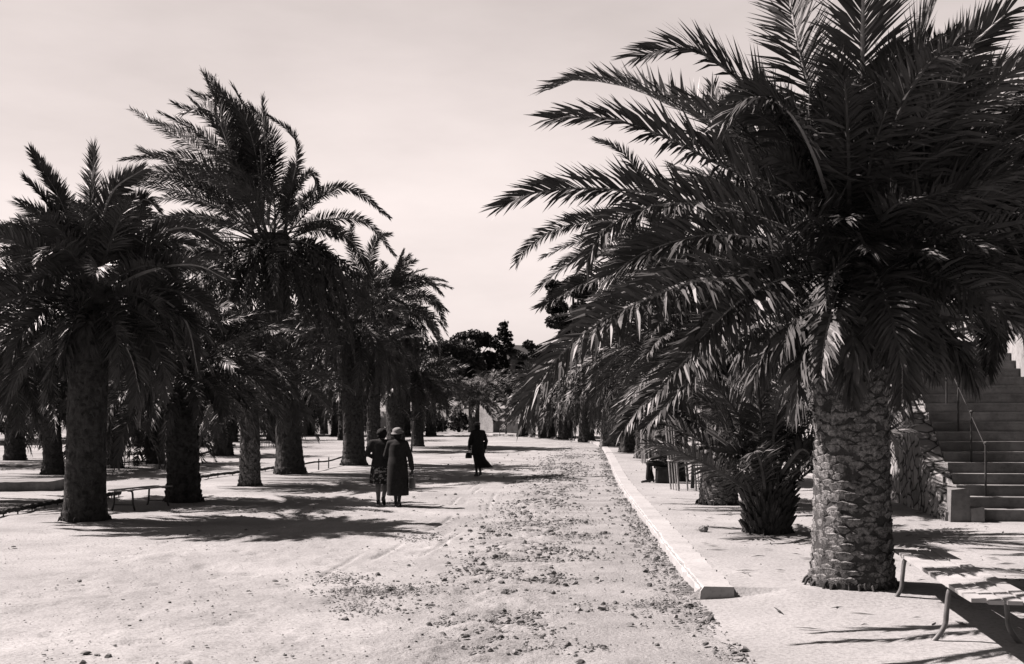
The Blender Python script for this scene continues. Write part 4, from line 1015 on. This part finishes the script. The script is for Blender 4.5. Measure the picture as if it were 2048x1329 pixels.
ob = bench('slatted_bench', 'small backless bench with thin legs between two trunks on the left', B2, bl, .44, .41, 'palewood', 'darkiron', 2, 3, .05, .05, True, leg_r=.02)

# ------------------------------------------------------------------ low edgings, rail, wall, fence on the left
def edging(pts, label, seed, r=.042):
    P = np.array([at(u, v, False) for u, v in pts]); o0 = P[0].copy(); P = resample(P, 70) - o0; g = rs(seed); m = MB()
    P[:, 2] += .07 + g.uniform(-.012, .012, 70)
    m.tube(P, r, 7, wob=.25, rg=g)
    for i in range(0, 70, 9): m.tube([(P[i, 0], P[i, 1], P[i, 2] - .2), (P[i, 0] + g.uniform(-.03, .03), P[i, 1], P[i, 2] + g.uniform(.02, .06))], .014, 5)
    tag(m.build('path_edging', 'darkwood', loc=o0), label, 'edging', 'low edgings round the sandy beds')
edging([(-60, 1045), (60, 1021), (125, 1008), (165, 1002)], 'low dark edging running left from the nearest left trunk', 1)
edging([(190, 1001), (207, 998), (240, 992)], 'short low dark edging between the nearest left trunk and the small bench', 2)
edging([(395, 960), (440, 953), (490, 948), (560, 938)], 'low dark edging between the stout palm and the tallest palm', 3)
edging([(402, 912), (425, 905), (470, 893)], 'low edging passing behind the squat low palm', 4, .05)
def low_rail(pts, posts, label, h, seed, mat='darkwood'):
    P = np.array([at(u, v, False) for u, v in pts]); o0 = P[0].copy(); o = thing('low_rail', label, 'low rail', o0); g = rs(seed)
    Q = resample(P, 24) - o0; Q[:, 2] += h + .03 * np.sin(np.linspace(0, 9, 24)); m = MB(); m.tube(Q, .03, 6, wob=.2, rg=g); m.build('rail', mat, o)
    for u, v in posts:
        q = at(u, v, False) - o0; m = MB(); m.tube([(q[0], q[1], q[2] - .1), (q[0] + .01, q[1], q[2] + h + .12)], .02, 6); m.build('post', mat, o)
low_rail([(600, 946), (637, 940), (657, 935), (700, 926)], [(637, 940), (657, 936)], 'low branch rail on two thin pegs between the tallest palm and the flaring trunk', .25, 1)
fl, fr2 = at(246, 932, False), at(298, 929, False)
lf = thing('low_fence', 'low open wooden fence between the waisted trunk and the drooping palm', 'fence', fl); D_ = fr2 - fl; D_[2] = 0
for z_ in (.12, .38):
    m = MB(); m.tube([(0, 0, z_), tuple(D_ * .5 + np.array([0, 0, z_ + .02])), tuple(D_ + np.array([0, 0, z_]))], .022, 6, wob=.1, rg=rs(4)); m.build('rail', 'darkwood', lf)
for i in range(6):
    q = D_ * (i + .3) / 6; m = MB(); m.tube([(q[0], q[1], -.1), (q[0] + .03, q[1], .46)], .018, 5); m.build('post', 'darkwood', lf)
la, lb = at(-120, 974, False), at(142, 971, False)
P_ = np.linspace(la, lb, 24); wm = wall_mesh(P_[:, :2] - la[:2], np.full(24, .2) + P_[:, 2] - la[2], np.full(24, -.2), 2.2, 4, .02, rs(31), .012)
tag(wm.build('low_wall', 'cut_stone', loc=la), 'low stone step wall behind the nearest left trunk at the left edge', 'wall')

# fallen leaf bits on the pavement
m = MB(); lrg = rs(61)
for i in range(260):
    y = lrg.uniform(8.2, 24); x = np.interp(y, KERB[:, 1], KERB[:, 0]) + lrg.uniform(.4, 5.5); zz = zt(x, y) + .012 if y > 10.2 else .055
    a = lrg.uniform(0, 6.3); l = lrg.uniform(.03, .16); w_ = l * .12
    c_, s_2 = math.cos(a), math.sin(a)
    m.add([(x - c_ * l, y - s_2 * l, zz), (x - s_2 * w_, y + c_ * w_, zz + .012), (x + c_ * l, y + s_2 * l, zz + lrg.uniform(0, .02)), (x + s_2 * w_, y - c_ * w_, zz + .004)], [(0, 1, 2, 3)])
tag(m.build('leaf_litter', 'leaf_dry'), kind='stuff')

# ------------------------------------------------------------------ people
def lerp(a, b, t): return tuple(a[i] + (b[i] - a[i]) * t for i in range(3))
def hand(mb, wrist, dirv, palmn, side, curl=.35):
    """palm, four separate fingers and a thumb"""
    w = np.array(wrist, float); d = nrm(np.array(dirv, float)); n_ = nrm(np.array(palmn, float)); n_ = nrm(n_ - (n_ @ d) * d); s = np.cross(d, n_) * side
    mb.capsule([w, w + d * .03, w + d * .075], [.021, .026, .027], 8)
    mb.capsule([w + d * .03 - s * .014, w + d * .078 - s * .022], [.018, .014], 8); mb.capsule([w + d * .03 + s * .014, w + d * .08 + s * .02], [.018, .014], 8)
    for k, (o, l) in enumerate(((.030, .068), (.010, .078), (-.010, .072), (-.030, .056))):
        b = w + d * .085 + s * o; c1 = curl * (1 + .12 * k)
        d1 = nrm(d * math.cos(c1) + n_ * math.sin(c1)); d2 = nrm(d * math.cos(2 * c1) + n_ * math.sin(2 * c1))
        mb.capsule([b - d * .02, b, b + d1 * l * .5, b + d1 * l * .5 + d2 * l * .5], [.010, .0095, .009, .0075], 7)
    t0 = w + d * .03 + s * .025; t1 = t0 + (d * .6 + s * .7 + n_ * .35) * .035; t2 = t1 + (d * .95 + s * .15 + n_ * .4) * .032
    mb.capsule([t0, t1, t2], [.013, .011, .0085], 7)

def head(mb, c, look):
    """egg-shaped head with brow, eyes, nose, mouth, chin and ears; look: heading angle from +Y"""
    hb = MB()
    hb.ball((0, -.005, .02), (.074, .094, .10), 18, 12); hb.ball((0, .025, -.045), (.056, .066, .065), 14, 10); hb.ball((0, .06, -.088), (.026, .024, .022), 10, 8)
    hb.capsule([(0, .088, .018), (0, .103, -.012), (0, .108, -.026)], [.009, .011, .013], 8)
    for s in (-1, 1):
        hb.ball((s * .03, .078, .012), (.015, .013, .011), 10, 8); hb.capsule([(s * .014, .086, .034), (s * .045, .074, .034)], [.008, .006], 7)
        hb.ball((s * .076, -.005, -.008), (.01, .022, .032), 10, 8); hb.ball((s * .042, .055, -.03), (.022, .022, .02), 10, 8)
    hb.capsule([(-.02, .084, -.058), (0, .09, -.057), (.02, .084, -.058)], [.006, .008, .006], 7); hb.capsule([(-.016, .082, -.068), (0, .087, -.069), (.016, .082, -.068)], [.006, .008, .006], 7)
    V = np.concatenate(hb.v); ca, sa = math.cos(look), math.sin(look)
    V = np.stack([V[:, 0] * ca - V[:, 1] * sa, V[:, 0] * sa + V[:, 1] * ca, V[:, 2]], 1) + np.array(c)
    mb.add(V, hb.f)

def person(label, loc, rz, J, sc=1.0, look=0.0, group=None, bulk=1.0):
    o = thing('person', label, 'person', loc, rz, group); o.scale = (sc * bulk, sc * bulk, sc)
    m = MB()
    hp, ch, nk, hd = J['hip'], J['chest'], J['neck'], J['head']
    m.capsule([lerp(hp, ch, -.05), lerp(hp, ch, .45), ch, lerp(ch, nk, .5)], [.125, .105, .125, .09], 14)
    for s in (-1, 1): m.ball((hp[0] + s * .07, hp[1], hp[2] - .02), (.105, .11, .12), 12, 8)
    m.capsule([lerp(ch, nk, .8), nk, lerp(nk, hd, .6)], [.055, .05, .048], 10)
    m.capsule([J['shL'], lerp(J['shL'], J['shR'], .5), J['shR']], [.055, .075, .055], 10)
    head(m, hd, look)
    for s, k in ((-1, 'L'), (1, 'R')):
        m.capsule([J['sh' + k], J['el' + k], J['wr' + k]], [.05, .039, .026], 10)
        m.capsule([lerp(J['el' + k], J['wr' + k], .25), lerp(J['el' + k], J['wr' + k], .3)], [.042, .04], 8)
        hand(m, J['wr' + k], J.get('hd' + k, (0, .1, -1)), J.get('pn' + k, (-s, .2, 0)), -s if s < 0 else -s, J.get('curl' + k, .4))
        h0 = (hp[0] + s * .08, hp[1], hp[2] - .02)
        m.capsule([h0, lerp(h0, J['kn' + k], .5), J['kn' + k]], [.092, .076, .055], 12)
        kn, an = J['kn' + k], J['an' + k]
        ax = nrm(np.array(an) - np.array(kn)); bk = nrm(np.cross(ax, np.array([1.0, 0, 0]))); bk = bk if bk[1] < 0 else -bk
        m.capsule([kn, tuple(np.array(lerp(kn, an, .3)) + bk * .018), lerp(kn, an, .65), an], [.052, .055, .042, .033], 12)
        m.capsule([an, J['to' + k]], [.036, .024], 8)
    m.build('body', J.get('legmat', 'skin'), o)
    b = o.children[0]; b.name = 'body'; remesh(b, .0075, 4)
    return o
def garment(o, name, mat, rings=None, sleeves=(), fold=None, vox=.012, extra=None, n=40):
    m = MB()
    if rings: m.loft(rings, n, fold=fold)
    for pts, rad in sleeves: m.capsule(pts, rad, 12)
    if rings and len(sleeves) == 2: a_, b_ = sleeves[0][0][0], sleeves[1][0][0]; m.capsule([lerp(a_, b_, .02), lerp(a_, b_, .5), lerp(a_, b_, .98)], [.07, .088, .07], 12)
    if extra: extra(m)
    g = m.build(name, mat, o); remesh(g, vox, 2); return g
def shoes(o, J, mat='leather'):
    for k in 'LR':
        a, t = np.array(J['an' + k]), np.array(J['to' + k]); d = t - a; d = nrm(d); m = MB()
        heel = a - d * .03 + np.array([0, 0, -.03]); up = nrm(np.cross(np.cross(d, ZUP), d))
        m.capsule([heel + up * .005, a + d * .05 - up * .02, t + d * .02 - up * .002], [.037, .04, .03], 10)
        m.box(tuple(heel - up * .045), (.045, .05, .045))
        s = m.build('shoe', mat, o); remesh(s, .008, 2)
def hat_mesh(o, c, mat, brim=.13, crown=.095, tilt=0):
    m = MB(); n = 24
    rings = [(-.005, brim), (.004, brim * 1.02), (.012, brim * .98), (.016, crown * 1.02), (.05, crown), (.085, crown * .9), (.105, crown * .6), (.11, .01)]
    m.loft([(z, 0, 0, r, r * 1.12) for z, r in rings], n, fold=lambda k, a: .05 * math.sin(2 * a + 1) * (k < 3))
    h = m.build('hat', mat, o, smooth=True); h.location = c; h.rotation_euler = (R(tilt), R(-tilt * .5), 0); return h

# bareheaded woman, left of the couple
pa = at(762, 1010, False)
J = dict(hip=(0, 0, .86), chest=(0, .02, 1.18), neck=(0, .03, 1.36), head=(.01, .055, 1.475), shL=(-.17, .0, 1.30), shR=(.17, .02, 1.30),
         elL=(-.245, -.06, 1.06), wrL=(-.14, .14, .97), elR=(.235, .02, 1.05), wrR=(.28, .2, 1.08), hdL=(.6, .7, -.1), hdR=(.5, .9, .1),
         knL=(-.07, .09, .46), anL=(-.05, .0, .085), toL=(-.06, .13, .03), knR=(.075, .10, .46), anR=(.09, -.20, .16), toR=(.09, -.12, .04), legmat='skin')
w1 = person('bareheaded woman in dark cardigan and print skirt walking arm in arm, left of the couple', pa, R(-6), J, .98, R(-12), 'couple walking arm in arm', 1.14)
garment(w1, 'cardigan', 'knit', [(.80, 0, 0, .185, .14), (.86, 0, 0, .19, .145), (.95, 0, .005, .165, .125), (1.05, 0, .01, .16, .12), (1.16, 0, .015, .175, .128), (1.26, 0, .015, .18, .115), (1.33, 0, .02, .12, .09), (1.37, 0, .03, .065, .065)],
        [([J['shL'], J['elL'], lerp(J['elL'], J['wrL'], .9)], [.068, .058, .042]), ([J['shR'], J['elR'], lerp(J['elR'], J['wrR'], .9)], [.068, .056, .042])],
        fold=lambda k, a: .03 * math.sin(3 * a + k * 1.3) + (.02 * math.sin(7 * a) if k < 2 else 0))
garment(w1, 'skirt', 'print', [(.44, .0, .02, .215, .19), (.455, 0, .02, .215, .19), (.58, 0, .015, .20, .17), (.72, 0, .0, .19, .155), (.84, 0, 0, .175, .135), (.92, 0, 0, .155, .12)],
        fold=lambda k, a: (.10, .09, .07, .04, .02, 0)[k] * math.sin(6 * a + .8 * math.sin(2 * a)) + (.08 * math.cos(a - .5) if k < 2 else 0), vox=.011)
shoes(w1, J)
m = MB(); hg = rs(3)
hc = np.array(J['head']); m.ball(hc + (0, -.022, .03), (.098, .108, .104), 18, 12, .05, hg); m.ball(hc + (0, -.055, -.03), (.08, .06, .06), 14, 10, .08, hg)
for a in np.linspace(0, 2 * math.pi, 11)[:-1]: m.ball(hc + (.06 * math.cos(a), -.035 + .05 * math.sin(a), -.02 + .03 * math.sin(2 * a)), (.03, .03, .035), 8, 6)
hgar = m.build('hair', 'hair', w1); remesh(hgar, .008, 2)

# woman in the long coat, right of the couple
pb_ = at(795, 1013, False)
J = dict(hip=(0, 0, .86), chest=(0, .02, 1.18), neck=(0, .035, 1.35), head=(.0, .07, 1.455), shL=(-.17, .01, 1.29), shR=(.17, .0, 1.29),
         elL=(-.25, .04, 1.04), wrL=(-.2, .24, 1.02), elR=(.265, -.03, 1.02), wrR=(.30, .03, .76), hdL=(.2, .9, .0), hdR=(.06, .12, -1), curlR=.8,
         knL=(-.06, .10, .46), anL=(-.045, .06, .085), toL=(-.05, .19, .03), knR=(.055, .05, .46), anR=(.045, -.08, .10), toR=(.05, .04, .03), legmat='stocking')
w2 = person('woman in long black coat and pale brimmed hat, right of the walking couple', pb_, R(-3), J, .98, R(10), 'couple walking arm in arm')
garment(w2, 'coat', 'black_cloth', [(.22, .0, .0, .225, .18), (.24, .0, 0, .225, .18), (.45, 0, 0, .225, .18), (.70, 0, 0, .215, .17), (.88, 0, 0, .205, .16), (1.02, 0, .01, .185, .145), (1.16, 0, .015, .19, .14), (1.27, 0, .015, .185, .125), (1.34, 0, .025, .12, .095), (1.38, 0, .035, .075, .07)],
        [([J['shL'], J['elL'], lerp(J['elL'], J['wrL'], .92)], [.062, .06, .052]), ([J['shR'], J['elR'], lerp(J['elR'], J['wrR'], .92)], [.062, .06, .052])],
        fold=lambda k, a: (.05, .05, .04, .025, .01, 0, 0, 0, 0, 0)[k] * math.sin(5 * a + .5 * k))
shoes(w2, J)
hc = np.array(J['head']); m = MB(); m.ball(hc + (0, -.02, .015), (.085, .1, .09), 16, 10, .04, hg); m.ball(hc + (0, -.055, -.045), (.07, .05, .045), 12, 8, .06, hg)
hh = m.build('hair', 'hair', w2); remesh(hh, .008, 2)
hat_mesh(w2, tuple(hc + (-.012, -.005, .055)), 'felt', .125, .1, 12)
def bag(loc, rz, w, h, t, drop, label, mat='leather'):
    o = thing('handbag', label, 'handbag', loc, rz); m = MB()
    m.loft([(-drop - h, 0, 0, w * .46, t * .5), (-drop - h + .02, 0, 0, w * .5, t * .55), (-drop - h * .5, 0, 0, w * .5, t * .5), (-drop - .02, 0, 0, w * .42, t * .28), (-drop, 0, 0, w * .4, t * .2)], 24)
    m.build('pouch', mat, o, smooth=True); m = MB()
    m.tube(resample([(-w * .28, 0, -drop - .01), (-w * .2, 0, -drop * .4), (0, 0, 0), (w * .2, 0, -drop * .4), (w * .28, 0, -drop - .01)], 20), .006, 6); m.build('strap', mat, o)
    return o
cr, sr = math.cos(R(-3)), math.sin(R(-3)); hx_, hy_, hz2 = .30 * .98, .045 * .98, (.76 - .1) * .98
bag((pb_[0] + hx_ * cr - hy_ * sr, pb_[1] + hx_ * sr + hy_ * cr, pb_[2] + hz2), R(70), .26, .2, .08, .08, 'dark handbag hanging from the right hand of the woman in the pale hat')

# lone woman ahead
pc = at(956, 953, False)
J = dict(hip=(0, 0, .86), chest=(0, .02, 1.18), neck=(0, .035, 1.36), head=(-.01, .06, 1.475), shL=(-.17, .0, 1.30), shR=(.17, .0, 1.30),
         elL=(-.255, .0, 1.04), wrL=(-.22, .15, .86), elR=(.25, -.04, 1.04), wrR=(.235, .06, .80), hdL=(.1, .5, -.8), hdR=(0, .15, -1), curlL=.9,
         knL=(-.05, .08, .46), anL=(-.03, .03, .085), toL=(-.04, .16, .03), knR=(.045, .06, .46), anR=(.03, -.12, .12), toR=(.035, -.01, .04), legmat='stocking')
w3 = person('lone woman in dark coat with wind-blown flared skirt walking ahead of the couple', pc, R(22), J, 1.03, R(30))
garment(w3, 'coat', 'black_cloth', [(.62, .0, 0, .2, .165), (.64, .0, 0, .205, .165), (.80, 0, 0, .2, .16), (.92, 0, 0, .185, .15), (1.04, 0, .01, .175, .14), (1.17, 0, .015, .19, .14), (1.28, 0, .015, .185, .125), (1.35, 0, .025, .12, .095), (1.39, 0, .035, .075, .07)],
        [([J['shL'], J['elL'], lerp(J['elL'], J['wrL'], .92)], [.058, .058, .05]), ([J['shR'], J['elR'], lerp(J['elR'], J['wrR'], .92)], [.058, .058, .05])], fold=lambda k, a: .02 * math.sin(4 * a))
garment(w3, 'skirt', 'black_cloth', [(.25, .17, -.05, .20, .17), (.27, .165, -.05, .21, .18), (.38, .11, -.03, .215, .17), (.5, .06, -.01, .19, .16), (.62, .02, 0, .18, .15), (.8, 0, 0, .17, .14)],
        fold=lambda k, a: (.16, .15, .1, .06, .02, 0)[k] * math.sin(5 * a + 1) + (.25 * max(0, math.cos(a)) if k < 2 else .1 * max(0, math.cos(a)) if k == 2 else 0), vox=.012)
shoes(w3, J)
hc = np.array(J['head']); m = MB(); m.ball(hc + (0, -.02, .015), (.086, .1, .092), 16, 10, .04, hg); m.ball(hc + (0.01, -.06, -.05), (.075, .055, .06), 12, 8, .06, hg)
hh = m.build('hair', 'hair', w3); remesh(hh, .008, 2)
m = MB(); m.loft([(0, 0, 0, .10, .11), (.02, 0, 0, .105, .115), (.05, 0, 0, .095, .105), (.075, .01, -.01, .06, .07), (.085, .01, -.01, .012, .012)], 20, fold=lambda k, a: .04 * math.sin(3 * a))
h = m.build('hat', 'leather', w3, smooth=True, loc=tuple(hc + (.0, -.012, .05))); h.rotation_euler = (R(8), R(-8), 0)
cr, sr = math.cos(R(22)), math.sin(R(22)); hx_, hy_, hz2 = -.22 * 1.03, .2 * 1.03, .76 * 1.03
bag((pc[0] + hx_ * cr - hy_ * sr, pc[1] + hx_ * sr + hy_ * cr, pc[2] + hz2), R(40), .25, .17, .09, .07, 'dark bag carried at the left side of the lone woman')

# seated person by the palm
ps = at(1332, 966, True)
blk = MB(); blk.box((0, 0, .17), (.5, .44, .40), 0, 0, .02, rs(9)); blk.box((0, 0, .385), (.56, .5, .05), 0, 0, .012, rs(10))
tag(blk.build('stone_block', 'treebark', loc=(ps[0], ps[1], ps[2] - .0)), 'low dark block under the seated person', 'block')
J = dict(hip=(0, 0, .50), chest=(0, .07, .82), neck=(0, .13, 1.0), head=(0, .19, 1.11), shL=(-.18, .1, .94), shR=(.18, .1, .94),
         elL=(-.24, .14, .68), wrL=(-.14, .38, .62), elR=(.24, .14, .68), wrR=(.12, .36, .64), hdL=(.5, .7, -.3), hdR=(-.5, .7, -.3), pnL=(.2, 0, -1), pnR=(-.2, 0, -1),
         knL=(-.1, .44, .50), anL=(-.1, .46, .09), toL=(-.12, .6, .035), knR=(.1, .44, .49), anR=(.1, .36, .09), toR=(.11, .5, .035), legmat='skin')
w4 = person('seated person in dark clothes and cap by a dark palm trunk', (ps[0], ps[1], ps[2] + .0), R(82), J, 1.0, R(10))
garment(w4, 'jacket', 'black_cloth', [(.44, 0, -.01, .19, .16), (.56, 0, .01, .18, .145), (.7, 0, .04, .175, .135), (.84, 0, .075, .19, .14), (.94, 0, .10, .185, .12), (1.0, 0, .125, .11, .085), (1.03, 0, .135, .07, .065)],
        [([J['shL'], J['elL'], lerp(J['elL'], J['wrL'], .9)], [.072, .062, .05]), ([J['shR'], J['elR'], lerp(J['elR'], J['wrR'], .9)], [.072, .062, .05])], fold=lambda k, a: .02 * math.sin(4 * a + k))
garment(w4, 'trousers', 'black_cloth', None, [([(s * .08, 0, .49), J['kn' + k], lerp(J['kn' + k], J['an' + k], .92)], [.115, .082, .068]) for s, k in ((-1, 'L'), (1, 'R'))])
shoes(w4, J)
hc = np.array(J['head']); m = MB(); m.loft([(0, 0, .0, .09, .105), (.03, 0, 0, .105, .12), (.055, 0, 0, .1, .11), (.068, 0, -.01, .05, .06), (.07, 0, -.01, .01, .01)], 18)
m.box((0, .12, .006), (.12, .08, .012)); m.build('cap', 'knit', w4, loc=tuple(hc + (0, -.01, .055)))

# ------------------------------------------------------------------ camera, light, sky
cam = bpy.data.cameras.new('camera'); co = bpy.data.objects.new('camera', cam); COL.objects.link(co)
cam.sensor_width = 36; cam.lens = 36 * F / 2048; cam.shift_y = (HZ - 664.5) / 2048
cam.clip_start = .1; cam.clip_end = 2000
co.location = (0, 0, CAMZ); co.rotation_euler = (R(90), 0, 0); SC.camera = co

TINT = (1.0, 0.885, 0.855)
ELEV = 49.0
to_sun = Vector((-math.cos(R(ELEV)) * math.cos(R(18)), math.cos(R(ELEV)) * math.sin(R(18)), math.sin(R(ELEV))))
sl = bpy.data.lights.new('sun', 'SUN'); sl.energy = 5.0; sl.angle = R(.5); sl.color = TINT
so = bpy.data.objects.new('sun', sl); COL.objects.link(so); so.rotation_euler = (-to_sun).to_track_quat('-Z', 'Y').to_euler()

wd = bpy.data.worlds.new('World'); SC.world = wd; wd.use_nodes = True
nt = wd.node_tree; bg = nt.nodes['Background']
sky = nt.nodes.new('ShaderNodeTexSky'); sky.sky_type = 'NISHITA'; sky.sun_disc = False
sky.sun_elevation = R(ELEV); sky.sun_rotation = math.atan2(to_sun.x, to_sun.y); sky.air_density = 1.2; sky.dust_density = 3
bw = nt.nodes.new('ShaderNodeRGBToBW'); nt.links.new(sky.outputs[0], bw.inputs[0])
tc = nt.nodes.new('ShaderNodeTexCoord')
mp = nt.nodes.new('ShaderNodeMapping'); mp.inputs['Scale'].default_value = (1.0, 1.0, 3.2); nt.links.new(tc.outputs['Generated'], mp.inputs['Vector'])
nz = nt.nodes.new('ShaderNodeTexNoise'); nz.inputs['Scale'].default_value = 2.2; nz.inputs['Detail'].default_value = 7; nz.inputs['Roughness'].default_value = .55
nt.links.new(mp.outputs[0], nz.inputs['Vector'])
cr_ = nt.nodes.new('ShaderNodeMapRange'); cr_.inputs['From Min'].default_value = .35; cr_.inputs['From Max'].default_value = .68
cr_.inputs['To Min'].default_value = .82; cr_.inputs['To Max'].default_value = 1.1
nt.links.new(nz.outputs['Fac'], cr_.inputs['Value'])
sx = nt.nodes.new('ShaderNodeSeparateXYZ'); nt.links.new(tc.outputs['Generated'], sx.inputs[0])
# thin bright cloud veil, thickest toward the horizon and clearing overhead
vl = nt.nodes.new('ShaderNodeMapRange'); vl.interpolation_type = 'SMOOTHSTEP'
for k_, v_ in (('From Min', .12), ('From Max', .75), ('To Min', 2.55), ('To Max', .3)): vl.inputs[k_].default_value = v_
nt.links.new(sx.outputs['Z'], vl.inputs['Value'])
ml = nt.nodes.new('ShaderNodeMath'); ml.operation = 'MULTIPLY'; nt.links.new(vl.outputs[0], ml.inputs[0]); nt.links.new(cr_.outputs[0], ml.inputs[1])
# sky dimmed out of view, behind and to the right, to cut ambient light
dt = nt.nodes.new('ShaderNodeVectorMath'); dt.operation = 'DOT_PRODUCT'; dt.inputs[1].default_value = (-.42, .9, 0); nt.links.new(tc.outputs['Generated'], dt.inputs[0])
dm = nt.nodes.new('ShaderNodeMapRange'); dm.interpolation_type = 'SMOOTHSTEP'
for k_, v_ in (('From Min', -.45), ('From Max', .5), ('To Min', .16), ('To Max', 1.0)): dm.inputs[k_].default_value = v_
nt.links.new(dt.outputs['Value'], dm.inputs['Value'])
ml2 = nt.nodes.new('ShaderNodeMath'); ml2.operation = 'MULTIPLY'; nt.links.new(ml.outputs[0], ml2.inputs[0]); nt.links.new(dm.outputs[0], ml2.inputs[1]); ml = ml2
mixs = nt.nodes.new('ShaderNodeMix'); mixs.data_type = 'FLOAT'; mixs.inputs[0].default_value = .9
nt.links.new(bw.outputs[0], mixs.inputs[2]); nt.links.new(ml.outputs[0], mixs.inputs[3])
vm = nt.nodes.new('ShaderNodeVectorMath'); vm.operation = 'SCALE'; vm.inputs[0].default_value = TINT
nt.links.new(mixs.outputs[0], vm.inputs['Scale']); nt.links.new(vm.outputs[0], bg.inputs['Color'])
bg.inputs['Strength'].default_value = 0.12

SC.view_settings.view_transform = 'Standard'; SC.view_settings.look = 'None'
SC.view_settings.exposure = 1.6; SC.view_settings.gamma = 1
SC.render.engine = 'CYCLES'
SC.cycles.max_bounces = 6; SC.cycles.diffuse_bounces = 2; SC.cycles.glossy_bounces = 2
